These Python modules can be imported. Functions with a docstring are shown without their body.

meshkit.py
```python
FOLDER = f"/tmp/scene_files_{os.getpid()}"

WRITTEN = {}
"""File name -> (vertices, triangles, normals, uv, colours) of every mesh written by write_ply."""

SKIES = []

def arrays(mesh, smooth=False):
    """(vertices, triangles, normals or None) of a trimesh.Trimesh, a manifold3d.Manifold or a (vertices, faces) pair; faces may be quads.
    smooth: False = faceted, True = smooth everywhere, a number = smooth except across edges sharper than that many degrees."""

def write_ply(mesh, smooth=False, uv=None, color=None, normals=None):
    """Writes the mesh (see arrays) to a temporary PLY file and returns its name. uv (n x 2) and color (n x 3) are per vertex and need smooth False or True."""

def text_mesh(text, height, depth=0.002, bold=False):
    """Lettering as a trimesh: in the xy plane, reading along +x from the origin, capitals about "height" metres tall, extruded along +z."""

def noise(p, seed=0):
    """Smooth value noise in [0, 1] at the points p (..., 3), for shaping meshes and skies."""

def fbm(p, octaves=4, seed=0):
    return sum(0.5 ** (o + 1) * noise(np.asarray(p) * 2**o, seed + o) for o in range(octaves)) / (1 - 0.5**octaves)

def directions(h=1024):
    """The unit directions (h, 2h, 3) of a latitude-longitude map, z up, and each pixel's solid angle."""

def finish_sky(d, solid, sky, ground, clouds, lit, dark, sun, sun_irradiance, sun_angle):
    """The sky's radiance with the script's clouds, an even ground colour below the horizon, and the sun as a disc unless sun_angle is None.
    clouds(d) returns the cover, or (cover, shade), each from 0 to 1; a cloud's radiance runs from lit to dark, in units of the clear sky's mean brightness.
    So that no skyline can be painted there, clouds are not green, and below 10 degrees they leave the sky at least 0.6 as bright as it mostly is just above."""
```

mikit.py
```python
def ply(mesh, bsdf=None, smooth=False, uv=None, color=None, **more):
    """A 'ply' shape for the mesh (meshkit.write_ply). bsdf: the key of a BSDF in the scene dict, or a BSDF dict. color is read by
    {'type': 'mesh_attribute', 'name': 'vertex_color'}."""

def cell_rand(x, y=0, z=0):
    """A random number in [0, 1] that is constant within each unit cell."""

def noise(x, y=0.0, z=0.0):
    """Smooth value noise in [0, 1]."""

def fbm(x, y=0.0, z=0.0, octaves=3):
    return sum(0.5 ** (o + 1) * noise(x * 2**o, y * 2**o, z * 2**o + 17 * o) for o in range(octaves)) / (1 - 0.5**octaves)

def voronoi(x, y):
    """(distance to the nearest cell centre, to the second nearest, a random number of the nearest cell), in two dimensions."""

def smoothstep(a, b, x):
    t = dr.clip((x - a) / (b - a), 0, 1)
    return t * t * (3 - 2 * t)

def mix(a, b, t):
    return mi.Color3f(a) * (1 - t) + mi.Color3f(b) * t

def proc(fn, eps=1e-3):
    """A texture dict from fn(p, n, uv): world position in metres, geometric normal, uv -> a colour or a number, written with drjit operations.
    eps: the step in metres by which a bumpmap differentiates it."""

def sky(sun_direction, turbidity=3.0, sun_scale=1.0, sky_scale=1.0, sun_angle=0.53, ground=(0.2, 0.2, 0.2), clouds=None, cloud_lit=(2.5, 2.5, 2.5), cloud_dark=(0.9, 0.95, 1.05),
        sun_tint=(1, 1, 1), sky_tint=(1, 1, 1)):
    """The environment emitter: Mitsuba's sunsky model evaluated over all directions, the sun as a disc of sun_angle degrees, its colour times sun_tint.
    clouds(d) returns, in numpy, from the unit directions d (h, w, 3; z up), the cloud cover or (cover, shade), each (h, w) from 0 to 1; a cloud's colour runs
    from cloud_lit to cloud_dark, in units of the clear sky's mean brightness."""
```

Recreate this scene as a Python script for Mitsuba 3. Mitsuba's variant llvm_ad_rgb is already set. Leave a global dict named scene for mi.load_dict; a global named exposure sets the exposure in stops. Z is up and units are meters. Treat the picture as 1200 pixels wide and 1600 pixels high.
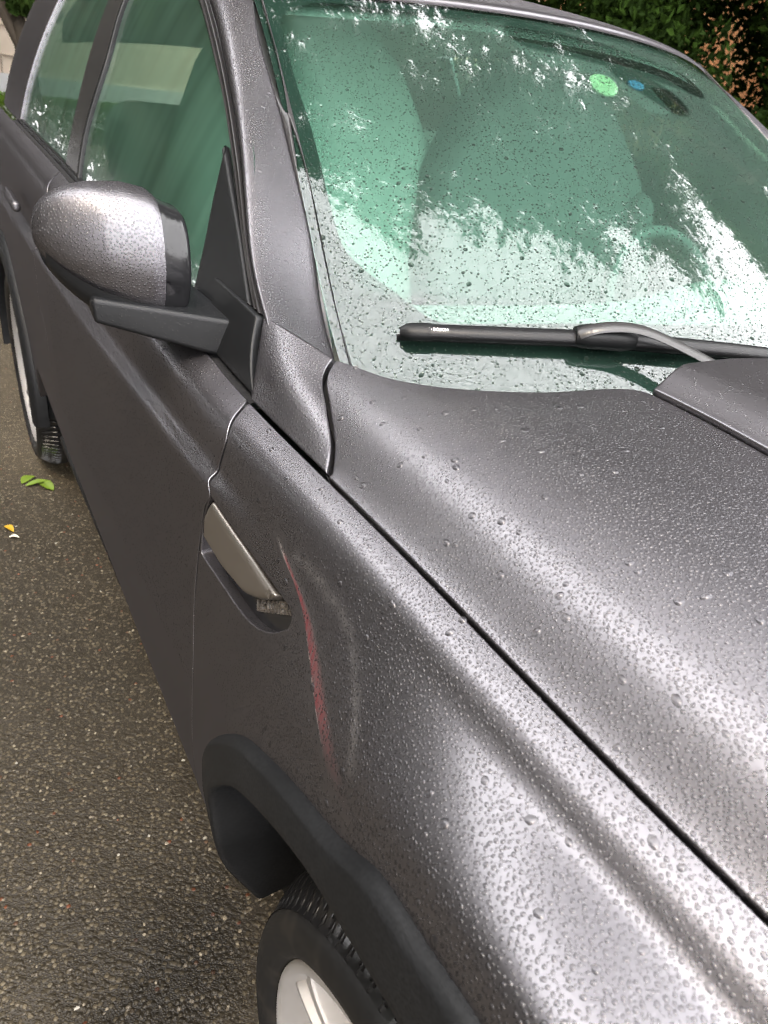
import math
import numpy as np, trimesh, shapely, mitsuba as mi, drjit as dr, mikit, meshkit, manifold3d
from shapely.geometry import Polygon, Point, LineString
from scipy.spatial import Delaunay
from scipy.interpolate import PchipInterpolator, CubicSpline, RectBivariateSpline
from scipy.ndimage import gaussian_filter1d
from mikit import noise, fbm, voronoi, cell_rand, smoothstep, mix
T = mi.ScalarTransform4f

scene = {'type': 'scene'}
labels = {}
# ---------------------------------------------------------------- camera, sky, exposure
CAM = np.array([.1883, -1.1388, 1.3757])
ROT = np.array([[0.490097, 0.865594, 0.102722], [0.470216, -0.163309, -0.86731], [-0.733963, 0.473367, -0.487054]])          # rows: image right, image down, forward
scene['camera'] = {'type': 'thinlens', 'fov': 55.22, 'fov_axis': 'x', 'near_clip': .05, 'far_clip': 400.0,
                   'aperture_radius': .0013, 'focus_distance': .88,
                   'to_world': T().look_at(origin=CAM.tolist(), target=(CAM + ROT[2]).tolist(), up=(-ROT[1]).tolist())}
exposure = 4.95
def cover(d):
    return 1.0 - .0 * d[..., 0], .25 + .3 * meshkit.fbm(d * 3.0 + 5, 3)
scene['sky'] = mikit.sky([.35, -.45, .80], turbidity=4, sun_scale=.12, sun_angle=25, clouds=cover, ground=(.1, .1, .1), cloud_lit=(2.55, 2.5, 2.5), cloud_dark=(1.5, 1.5, 1.55))

rng = np.random.default_rng(7)
# ---------------------------------------------------------------- surfaces of the car, metres: x forward from the front axle, y left, z up
def pchip(xs, ys): return PchipInterpolator(xs, ys, extrapolate=True)
belt_y = CubicSpline([-3.4, -2.17, -1.65, -1.0, -.6, -.4, -.2, 0, .1, .5, .8], [-.845, -.862, -.860, -.852, -.842, -.833, -.823, -.811, -.804, -.77, -.73])
belt_z = CubicSpline([-3.4, -2.17, -1.65, -1.0, -.6, -.4, -.2, 0, .1, .5, .8], [1.24, 1.183, 1.152, 1.090, 1.047, 1.038, 1.028, 1.0125, 1.0065, .975, .94])
arch_z = pchip([-.6, -.451, -.395, -.327, -.271, -.222, -.177, -.139, -.099, -.06, -.021, .026, .1, .3, .6], [.50, .654, .725, .784, .813, .836, .853, .866, .885, .898, .909, .919, .925, .90, .74])

def sm(a, b, x):
    t = np.clip((x - a) / (b - a), 0, 1)
    return t * t * (3 - 2 * t)

def side_section(x):
    """control polyline (y, z) of the body side at x, from the belt line down"""
    yb, zb = float(belt_y(x)), float(belt_z(x))
    f = float(sm(-.62, -.42, x))                 # 0 door, 1 fender
    # door
    zc = .956 + .012 * sm(-1.2, -2.4, x)
    cr = 1.0 - float(sm(-.52, -.36, x))           # how strong the crease is
    y3 = min(-.884, yb - .044)
    d = [(yb - .030, zb - .014), (yb - .040, zb - .030), (y3, zb - .060), (y3 - .001, zc + .022), (y3 - .002, zc + .012), (y3 - .0075 * cr - .0035 * (1 - cr), zc + .0097), (y3 - .013 * cr - .005 * (1 - cr), zc + .0074), (y3 - .003 - .0155 * cr, zc + .005), (y3 - .0185, zc - .002), (y3 - .0188, zc - .012), (min(-.905, y3 - .021), .86), (min(-.914, y3 - .022), .74), (-.922, .60), (-.922, .48), (-.908, .36), (-.880, .27), (-.84, .22)]
    # fender
    za = float(arch_z(x))
    p = 1.25 + .60 * float(sm(-.32, .02, x))
    y2, z2 = yb - .038, zb - .028
    e = [(yb - .029, zb - .013), (y2, z2)]
    zd = min(za + .024, z2 - .012)
    for t in (.12, .24, .38, .52, .66, .80, .92, 1.0):
        e.append((y2 + (-.931 - y2) * (1 - (1 - t) ** p), z2 + (zd - z2) * t))
    e.append((-.938, za + .4 * (zd - za)))
    e.append((-.940, za))
    e += [(-.943, za - .05), (-.935, za - .12), (-.85, .25)]
    def dense(pts):
        q = np.array([(yb, zb)] + pts)
        # round the corners by subdividing (Chaikin)
        for _ in range(3):
            a, b = q[:-1], q[1:]
            m = np.empty((2 * len(a), 2))
            m[0::2], m[1::2] = a * .75 + b * .25, a * .25 + b * .75
            q = np.vstack([q[:1], m[1:-1], q[-1:]])
        return q
    def at(q, t):
        s = np.r_[0, np.cumsum(np.hypot(*np.diff(q, axis=0).T))]
        return np.c_[np.interp(t, s, q[:, 0]), np.interp(t, s, q[:, 1])]
    t = np.linspace(0, .80, 401)
    if f <= 0: return at(dense(d), t)
    if f >= 1: return at(dense(e), t)
    return at(dense(d), t) * (1 - f) + at(dense(e), t) * f

_sx = np.unique(np.r_[np.arange(-3.4, -.705, .06), np.arange(-.7, .295, .02), np.arange(.3, .81, .05)].round(4))
_st = np.linspace(0, .80, 401)
_sec = np.array([side_section(x) for x in _sx])
_sec = gaussian_filter1d(_sec, 1.2, axis=0, mode='nearest')
_sec = gaussian_filter1d(_sec, 1.0, axis=1, mode='nearest')
_fy, _fz = (RectBivariateSpline(_sx, _st, _sec[:, :, k], kx=3, ky=3) for k in (0, 1))
def F_side(u, v):
    """u: x, v: distance down the side from the belt line"""
    return np.stack([u, _fy.ev(u, v), _fz.ev(u, v)], -1)

def F_glass(u, v):
    """greenhouse of the car's right side. u: x, v: z"""
    h = v - belt_z(u)
    y = belt_y(u) + .016 + (.27 + .10 * sm(-1.6, -1.0, u)) * h + (.50 + .12 * sm(-1.6, -1.0, u)) * h * h + .07 * sm(-2.95, -3.7, u)
    return np.stack([u, y, v], -1)

_wv = np.array([-.35, 0, .5, 1, 1.12])
_wxc, _wzc = pchip(_wv, [-.10, -.36, -.735, -1.13, -1.23]), pchip(_wv, [.905, 1.07, 1.325, 1.55, 1.60])
_wye = pchip(_wv, [.73, .702, .662, .605, .595])
_wsx, _wsz = pchip(_wv, [.31, .30, .20, .125, .11]), pchip(_wv, [.01, .012, .035, .048, .05])
def F_ws(u, v):
    """windscreen. u: y / half width, v: 0 at the base, 1 at the roof"""
    q = np.abs(u) ** 2.0
    return np.stack([_wxc(v) - _wsx(v) * q, u * _wye(v), _wzc(v) - _wsz(v) * q], -1)

_hx = np.arange(-.75, .82, .03)
def hood_section(x):
    yb, zb = float(belt_y(x)) + .0008, float(belt_z(x)) + .0
    q = np.array([(yb, zb), (yb + .010, zb + .008), (yb + .030, zb + .028), (yb + .050, zb + .047), (yb + .072, zb + .060), (yb + .120, zb + .083), (yb + .165, zb + .092), (yb + .25, zb + .096), (yb + .40, zb + .101), (0.0, zb + .107)])
    for _ in range(3):
        a, b = q[:-1], q[1:]
        m = np.empty((2 * len(a), 2)); m[0::2], m[1::2] = a * .75 + b * .25, a * .25 + b * .75
        q = np.vstack([q[:1], m[1:-1], q[-1:]])
    return q
_hq = np.linspace(0, 1, 161)
def _hs(x):
    q = hood_section(x)
    y = q[0, 0] * (1 - _hq) 
    return np.c_[y, np.interp(y, q[:, 0], q[:, 1])]
_hsec = gaussian_filter1d(np.array([_hs(x) for x in _hx]), 1.2, axis=0, mode='nearest')
_hsec[:, :, 1] = gaussian_filter1d(_hsec[:, :, 1], 1.5, axis=1, mode='nearest')
_hfy, _hfz = (RectBivariateSpline(_hx, _hq, _hsec[:, :, k], kx=3, ky=3) for k in (0, 1))
def F_hood(u, v):
    """bonnet, right half mirrored. u: x, v: 0 at the right shut line, 1 on the centre line, 2 at the left shut line"""
    w = np.where(v > 1, 2 - v, v)
    y = _hfy.ev(u, w)
    return np.stack([u, np.where(v > 1, -y, y), _hfz.ev(u, w)], -1)

OUT = {
    'cut': [[-0.598, 0.0], [-0.5853, 0.0215], [-0.5678, 0.0543], [-0.5774, 0.1015], [-0.5653, 0.1322], [-0.579, 0.1538], [-0.5909, 0.2017], [-0.5985, 0.2482], [-0.6035, 0.3202], [-0.5967, 0.4285]],
    'seam': [[-1.76, 0.0], [-1.6964, 0.0668], [-1.8178, 0.1308], [-1.8778, 0.2656], [-1.8723, 0.364]],
    'archo': [[-0.4662, 0.4305], [-0.404, 0.3512], [-0.3309, 0.2879], [-0.2726, 0.2569], [-0.2235, 0.2343], [-0.1785, 0.2181], [-0.1398, 0.2059], [-0.0997, 0.191], [-0.0778, 0.1784], [-0.0592, 0.1764], [-0.0212, 0.173], [0.0043, 0.1727], [0.0257, 0.1697]],
    'archo3': [[-0.451, -0.94, 0.654], [-0.395, -0.94, 0.725], [-0.327, -0.94, 0.784], [-0.271, -0.94, 0.813], [-0.222, -0.94, 0.836], [-0.177, -0.94, 0.853], [-0.139, -0.94, 0.866], [-0.099, -0.94, 0.885], [-0.076, -0.94, 0.902], [-0.058, -0.94, 0.904], [-0.021, -0.94, 0.91], [0.004, -0.94, 0.913], [0.026, -0.94, 0.919]],
    'archi3': [[-0.403, -0.948, 0.634], [-0.372, -0.948, 0.681], [-0.317, -0.948, 0.739], [-0.269, -0.948, 0.771], [-0.223, -0.948, 0.796], [-0.178, -0.948, 0.818], [-0.118, -0.948, 0.839], [-0.083, -0.948, 0.845], [-0.037, -0.948, 0.854], [-0.001, -0.948, 0.861]],
    'vent': [[[-0.5619, 0.1292], [-0.4782, 0.1338], [-0.3848, 0.1295], [-0.344, 0.1263]], [[-0.344, 0.1263], [-0.33, 0.1314], [-0.3288, 0.1381], [-0.3386, 0.1513], [-0.3491, 0.1614], [-0.3696, 0.1749], [-0.3985, 0.1896], [-0.4254, 0.1993]], [[-0.4254, 0.1993], [-0.4709, 0.2104], [-0.5865, 0.2253]], [[-0.5865, 0.2253], [-0.5865, 0.2016], [-0.5767, 0.1586], [-0.5619, 0.1292]]],
    'blade': [[[-0.5613, 0.135], [-0.4764, 0.1385], [-0.3844, 0.1347]], [[-0.3844, 0.1347], [-0.3772, 0.136], [-0.3801, 0.142], [-0.3913, 0.1513], [-0.4106, 0.1637], [-0.4309, 0.1746]], [[-0.4309, 0.1746], [-0.4552, 0.1849], [-0.48, 0.1905], [-0.5326, 0.1988], [-0.5824, 0.197]], [[-0.5824, 0.197], [-0.582, 0.1728], [-0.5732, 0.152], [-0.5613, 0.135]]],
    'vent_text': [[-0.43, 0.1933], [-0.3492, 0.1405]],
    'scratch': [[-0.415, 0.0815], [-0.3818, 0.0947], [-0.3482, 0.1029], [-0.3202, 0.1119], [-0.2912, 0.1273], [-0.2637, 0.1422], [-0.2363, 0.1555], [-0.2084, 0.1663], [-0.1848, 0.1758], [-0.1619, 0.1813], [-0.1307, 0.1837]],
    'scuff': [[-0.3639, 0.0806], [-0.3263, 0.0761], [-0.2911, 0.0772], [-0.2594, 0.079], [-0.2366, 0.086], [-0.2122, 0.1008], [-0.1861, 0.1195], [-0.1671, 0.1361], [-0.1544, 0.1506]],
    'hood_rear': [[-0.5467, 0.0978], [-0.5197, 0.1066], [-0.4693, 0.1198], [-0.4114, 0.1507], [-0.3731, 0.1938], [-0.3455, 0.2672], [-0.3325, 0.3504], [-0.3224, 0.3838], [-0.3072, 0.3958]],
    'hood_cut': [[-0.5467, 0.0978], [-0.5266, 0.0718], [-0.4779, 0.0477], [-0.4276, 0.0239], [-0.4, 0.004]],
    'bulge': [[-0.3072, 0.3958], [-0.2316, 0.3989], [-0.1645, 0.3973]],
    'bulge_rear': [[-0.3072, 0.3958], [-0.3112, 0.4499], [-0.3106, 0.5168], [-0.2955, 0.6179], [-0.2835, 1.0]],
    'tri_hood': [[-0.5487, -0.7589, 1.1097], [-0.5286, -0.7799, 1.0967], [-0.4799, -0.798, 1.079], [-0.4296, -0.8156, 1.058], [-0.405, -0.8312, 1.0422]],
    'pillar_left': [[-1.6, -0.612, 1.555], [-1.3264, -0.6487, 1.4956], [-1.0745, -0.6982, 1.3621], [-0.9126, -0.7386, 1.2746], [-0.726, -0.7881, 1.1556], [-0.6672, -0.7973, 1.1268], [-0.6496, -0.8001, 1.1182]],
    'pillar_right': [[-1.6, -0.535, 1.6], [-1.36, -0.552, 1.545], [-1.1907, -0.6138, 1.4632], [-1.0226, -0.6415, 1.3551], [-0.9057, -0.6594, 1.2712], [-0.8106, -0.6702, 1.1903], [-0.6932, -0.6928, 1.085], [-0.6709, -0.6947, 1.0691], [-0.6575, -0.6958, 1.0596]],
    'tri_top': [[-0.6672, -0.7973, 1.1268], [-0.6376, -0.7907, 1.1255], [-0.608, -0.7821, 1.1222], [-0.5783, -0.7715, 1.117], [-0.5487, -0.7589, 1.1097]],
    'tri_belt': [[-0.594, -0.8398, 1.0506], [-0.55, -0.838, 1.0481], [-0.5, -0.8357, 1.0458], [-0.45, -0.8334, 1.0438], [-0.405, -0.8312, 1.0422]],
    'tri_rear': [[-0.6672, -0.7973, 1.1268], [-0.6306, -0.8186, 1.0887], [-0.594, -0.8398, 1.0506]],
    'frit_hole': [[0.0, 0.1467], [-0.425, 0.1467], [-0.6757, 0.1317], [-0.7986, 0.1208], [-0.8344, 0.1461], [-0.8616, 0.1801], [-0.9059, 0.2267], [-0.9332, 0.2837], [-0.9376, 0.3929], [-0.9349, 0.5736], [-0.9414, 0.7315], [-0.9384, 0.9144], [-0.9294, 0.9326], [-0.9031, 0.9599], [-0.869, 0.9757], [-0.8147, 0.987], [-0.6484, 0.9642], [-0.4687, 0.9496], [-0.3418, 0.9362], [0.0, 0.925]],
    'seal_left': [[-1.47, 1.54], [-1.371, 1.4958], [-1.1825, 1.3977], [-1.0203, 1.3138], [-0.8742, 1.2345], [-0.7664, 1.1708], [-0.7044, 1.1304]],
    'seal_right': [[-1.45, 1.56], [-1.3264, 1.4956], [-1.0745, 1.3621], [-0.9126, 1.2746], [-0.726, 1.1556], [-0.6672, 1.1268]],
    'bpillar_left': [[-1.9493, 1.55], [-1.9293, 1.5098], [-1.8875, 1.4198], [-1.8303, 1.2886], [-1.8019, 1.1652]],
    'bpillar_right': [[-1.7941, 1.55], [-1.7791, 1.5051], [-1.6951, 1.3681], [-1.6817, 1.2563], [-1.6399, 1.1417]],
    'sail': [[[-0.9864, 1.2918], [-0.8906, 1.2407], [-0.809, 1.1952], [-0.7059, 1.13]], [[-0.7059, 1.13], [-0.773, 1.1111], [-0.8707, 1.0949]], [[-0.8707, 1.0949], [-0.8955, 1.1567], [-0.9387, 1.2247], [-0.9864, 1.2918]]],
    'foot': [[[-0.8126, 1.138], [-0.737, 1.1319], [-0.6673, 1.1252]], [[-0.6673, 1.1252], [-0.6446, 1.0861], [-0.598, 1.0469]], [[-0.598, 1.0469], [-0.68, 1.0533], [-0.76, 1.0614]], [[-0.76, 1.0614], [-0.8126, 1.138]]],
    'wiper': [[-0.6442, -0.6163, 1.0958], [-0.6067, -0.5562, 1.1014], [-0.564, -0.4807, 1.1068], [-0.5247, -0.4012, 1.1109], [-0.4868, -0.3172, 1.1115], [-0.4511, -0.2259, 1.109], [-0.4188, -0.1254, 1.1025], [-0.3925, -0.0139, 1.0915]],
    'wiper_arm': [[-0.5107, -0.4151, 1.1326], [-0.4982, -0.3957, 1.143], [-0.4863, -0.3738, 1.1472], [-0.473, -0.3519, 1.1475], [-0.4481, -0.3211, 1.1396], [-0.4161, -0.29, 1.1263], [-0.3854, -0.2572, 1.1124], [-0.3675, -0.2251, 1.1073], [-0.3505, -0.1783, 1.1041]],
    'wiper_clamp': 0.416,
    'sensor': {'1': [[[-0.2958, 0.9022], [-0.1723, 0.8902], [0.0572, 0.8652], [0.293, 0.8512], [0.3997, 0.8145]], [[0.3997, 0.8145], [0.3041, 0.8086], [0.1583, 0.7954]], [[0.1583, 0.7954], [0.1525, 0.7463], [0.16, 0.7132]], [[0.16, 0.7132], [0.0652, 0.6971], [0.0206, 0.7102], [0.0077, 0.7375]], [[0.0077, 0.7375], [-0.0175, 0.7937], [-0.0632, 0.8114], [-0.1696, 0.8109], [-0.2534, 0.8294], [-0.2875, 0.8694], [-0.2958, 0.9022]]]},
    'sticker_lime': [[-0.0518, 0.7386], [-0.067, 0.7305], [-0.0836, 0.7254], [-0.0999, 0.7237], [-0.1145, 0.7254], [-0.1262, 0.7305], [-0.134, 0.7384], [-0.1372, 0.7483], [-0.1353, 0.7594], [-0.1286, 0.7706], [-0.1174, 0.7809], [-0.1028, 0.7892], [-0.086, 0.7947], [-0.0687, 0.7969], [-0.0528, 0.7954], [-0.0399, 0.7904], [-0.0316, 0.7823], [-0.0287, 0.7719], [-0.0315, 0.7604], [-0.0396, 0.7489]],
    'sticker_blue': [[0.1001, 0.7746], [0.0917, 0.7705], [0.0816, 0.7677], [0.0707, 0.7664], [0.0602, 0.7666], [0.051, 0.7685], [0.0438, 0.7716], [0.0395, 0.7758], [0.0383, 0.7807], [0.0403, 0.7857], [0.0455, 0.7904], [0.0534, 0.7944], [0.0632, 0.7973], [0.0742, 0.7987], [0.0851, 0.7986], [0.0948, 0.7969], [0.1025, 0.7937], [0.1071, 0.7895], [0.1083, 0.7846], [0.1058, 0.7794]],
}

# ---------------------------------------------------------------- materials
def C(*v): return {'type': 'rgb', 'value': list(v)}
def bsdf(key, d): scene[key] = d

def dome(x, y, cell, rmin, rmax, prob, seed):
    """height in metres of a layer of droplets, cells of the given size in metres"""
    wx = x + .25 * cell * (noise(x / cell * .9, y / cell * .9, seed + .5) - .5)
    wy = y + .25 * cell * (noise(x / cell * .9 + 31.7, y / cell * .9, seed + .5) - .5)
    d, _, k = voronoi(wx / cell + seed * 17.3, wy / cell + seed * 5.1)
    r = rmin + (rmax - rmin) * cell_rand(k * 9973.0, seed, 3) ** 2
    r = dr.select(k < prob, r, 1e-6)
    q = dr.square(d * cell / r)
    return dr.select(q < 1, r * .30 * dr.maximum(1 - q, 0) ** .8, 0)

def drops_body(p, n, uv):
    x, y = uv.x, uv.y
    amt = .45 + .55 * smoothstep(.35, .95, p.z)
    h = dome(x, y, .0026, .0005, .0011, .8, 1)
    return (.60 - .42 * smoothstep(-.7, -.45, p.x)) * amt * dr.maximum(h, dome(x, y, .0045, .0007, .0014, .35, 2))
def drops_fine(p, n, uv):
    x, y = uv.x, uv.y
    h = dome(x, y, .0022, .0005, .0010, .8, 4)
    return dr.maximum(h, dome(x, y, .0042, .0007, .0016, .35, 5)) * .8
def drops_glass(p, n, uv):
    return .03 * dome(uv.x, uv.y, .0026, .0005, .0012, .8, 6)
def grain(p, n, uv):
    return .00022 * noise(p.x * 900, p.y * 900, p.z * 900) + .5 * dome(p.y, p.x + p.z, .0028, .0005, .0011, .4, 8)
def drops_rubber(p, n, uv):
    return .5 * dome(p.y, p.x + p.z, .0026, .0005, .0011, .5, 9)

def wet(key, inner, tex, eps=.00025, scale=1.0):
    bsdf(key, {'type': 'twosided', 'b': {'type': 'bumpmap', 'tex': mikit.proc(tex, eps), 'scale': scale, 'bsdf': inner}})

PAINT = (.040, .037, .0385)
def paint_col(p, n, uv):
    f = .93 + .14 * noise(uv.x * 900, uv.y * 900, 3)
    dirt = (1 - smoothstep(.30, .62, p.z)) * .35 * fbm(p.x * 9, p.y * 9, p.z * 5)
    return mix(mi.Color3f(*PAINT) * f, mi.Color3f(.055, .046, .036), dirt)
SCR = OUT['scratch']
ARC = OUT['scuff']
def at_line(line, v):
    """piecewise linear x of a mark at the height v, and whether v is within it"""
    x = mi.Float(0)
    for (xa, va), (xb, vb) in zip(line[:-1], line[1:]):
        t = (v - va) / (vb - va)
        x = dr.select((t >= 0) & (t < 1), xa + (xb - xa) * t, x)
    return x, smoothstep(line[0][1], line[0][1] + .012, v) * (1 - smoothstep(line[-1][1] - .035, line[-1][1], v))
def fender_col(p, n, uv):
    base = paint_col(p, n, uv)
    u, v = uv.x, uv.y
    x, on = at_line(SCR, v)
    along = dr.clip((v - SCR[0][1]) / (SCR[-1][1] - SCR[0][1]), 0, 1)
    d = u - x + .0012 * (noise(v * 300, 3, 0) - .5)
    w = .012 + .046 * along
    speck = .12 + 1.05 * noise((u - .35 * v) * 1500, v * 90, 9)
    red = smoothstep(-.0030, .0030, d) * (1 - smoothstep(.35 * w, 1.25 * w, d)) * on * smoothstep(.05, .13, along) * dr.clip(speck, 0, 1)
    edge = (1 - smoothstep(.0006, .0018, dr.abs(d + .0012))) * on * smoothstep(.35, .60, along) * smoothstep(.3, .55, noise(v * 500, 1, 4))
    haze = dr.exp(-dr.square(d / .006)) * on * (1 - smoothstep(.10, .22, along)) * .5 + smoothstep(0, .002, d) * (1 - smoothstep(.015, .06, d)) * on * .12
    dist = mi.Float(1)
    for (xa, va), (xb, vb) in zip(ARC[:-1], ARC[1:]):
        L2 = (xb - xa) ** 2 + (vb - va) ** 2
        q = dr.clip(((u - xa) * (xb - xa) + (v - va) * (vb - va)) / L2, 0, 1)
        dist = dr.minimum(dist, dr.sqrt(dr.square(u - xa - q * (xb - xa)) + dr.square(v - va - q * (vb - va))))
    scuff = dr.exp(-dr.square(dist / .006)) * .30 * (.4 + noise(u * 120, v * 120, 2))
    c = mix(base, mi.Color3f(.42, .40, .39), dr.clip(haze + scuff, 0, 1))
    c = mix(c, mi.Color3f(.14, .018, .024), red * .82)
    return mix(c, mi.Color3f(.45, .40, .39), edge * .6)
def metal_of(p, n, uv):
    u, v = uv.x, uv.y
    x, on = at_line(SCR, v)
    d = u - x
    along = dr.clip((v - SCR[0][1]) / (SCR[-1][1] - SCR[0][1]), 0, 1)
    w = .012 + .046 * along
    return .72 * (1 - smoothstep(-.003, .001, d) * (1 - smoothstep(.5 * w, 1.3 * w, d)) * on)
def carpaint(col, metal):
    return {'type': 'blendbsdf', 'weight': .036,
            'a': {'type': 'blendbsdf', 'weight': metal, 'a': {'type': 'diffuse', 'reflectance': col},
                  'b': {'type': 'roughconductor', 'material': 'none', 'alpha': .155, 'distribution': 'ggx', 'specular_reflectance': C(.244, .235, .256)}},
            'b': {'type': 'roughconductor', 'material': 'none', 'alpha': .03, 'distribution': 'ggx'}}
wet('paint', carpaint(mikit.proc(paint_col), .72), drops_body)
wet('paint_fender', carpaint(mikit.proc(fender_col), mikit.proc(metal_of)), drops_body)
wet('paint_fine', carpaint(mikit.proc(paint_col), .72), drops_fine)
wet('plastic_wet', {'type': 'principled', 'base_color': C(.008, .0085, .0095), 'roughness': .45, 'specular': .36}, grain)
wet('rubber_wet', {'type': 'principled', 'base_color': C(.008, .008, .009), 'roughness': .38, 'specular': .35}, drops_rubber)
wet('trim_wet', {'type': 'principled', 'base_color': C(.028, .027, .028), 'roughness': .30, 'specular': .55, 'clearcoat': .6, 'clearcoat_gloss': .9}, drops_rubber)
wet('gloss_black', {'type': 'principled', 'base_color': C(.012, .012, .013), 'roughness': .12, 'specular': .5}, drops_rubber)
def clad_col(p, n, uv):
    f = noise(p.x * 500, p.y * 500, p.z * 500)
    return mix(mi.Color3f(.006, .0065, .0072), mi.Color3f(.015, .0155, .017), f * fbm(p.x * 14, p.y * 14, p.z * 14) * 1.4)
wet('cladding', {'type': 'principled', 'base_color': mikit.proc(clad_col), 'roughness': .55, 'specular': .28}, lambda p, n, uv: .00022 * noise(p.x * 900, p.y * 900, p.z * 900))
bsdf('dark_plastic', {'type': 'twosided', 'b': {'type': 'principled', 'base_color': C(.012, .013, .014), 'roughness': .6}})
bsdf('matte_black', {'type': 'twosided', 'b': {'type': 'principled', 'base_color': C(.007, .007, .008), 'roughness': .8}})
bsdf('frit_black', {'type': 'twosided', 'b': {'type': 'principled', 'base_color': C(.035, .033, .033), 'roughness': .7}})
wet('vent_silver', {'type': 'principled', 'base_color': C(.33, .30, .27), 'metallic': .9, 'roughness': .38}, drops_rubber)
bsdf('rim_silver', {'type': 'twosided', 'b': {'type': 'principled', 'base_color': C(.32, .308, .30), 'metallic': .25, 'roughness': .48, 'clearcoat': .6, 'clearcoat_gloss': .9}})
def tyre_col(p, n, uv):
    return mix(mi.Color3f(.009, .009, .0095), mi.Color3f(.030, .026, .022), smoothstep(.45, .8, fbm(p.x * 22, p.y * 22, p.z * 22)) * .8)
wet('tyre_rubber', {'type': 'principled', 'base_color': mikit.proc(tyre_col), 'roughness': .48, 'specular': .45}, lambda p, n, uv: .0003 * noise(p.x * 450, p.y * 450, p.z * 450))
bsdf('tread_rubber', {'type': 'twosided', 'b': {'type': 'principled', 'base_color': C(.012, .012, .013), 'roughness': .20, 'specular': .5}})
def glass(key, tint, tex, film, film_col):
    thin = {'type': 'thindielectric', 'int_ior': 1.52, 'specular_transmittance': C(*tint)}
    scene[key] = {'type': 'blendbsdf', 'weight': {'type': 'rgb', 'value': film} if not callable(film) else mikit.proc(film),
                  'a': {'type': 'bumpmap', 'tex': mikit.proc(tex, .0003), 'scale': 1.0, 'bsdf': thin},
                  'b': {'type': 'twosided', 'b': {'type': 'diffuse', 'reflectance': C(*film_col)}}}
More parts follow.
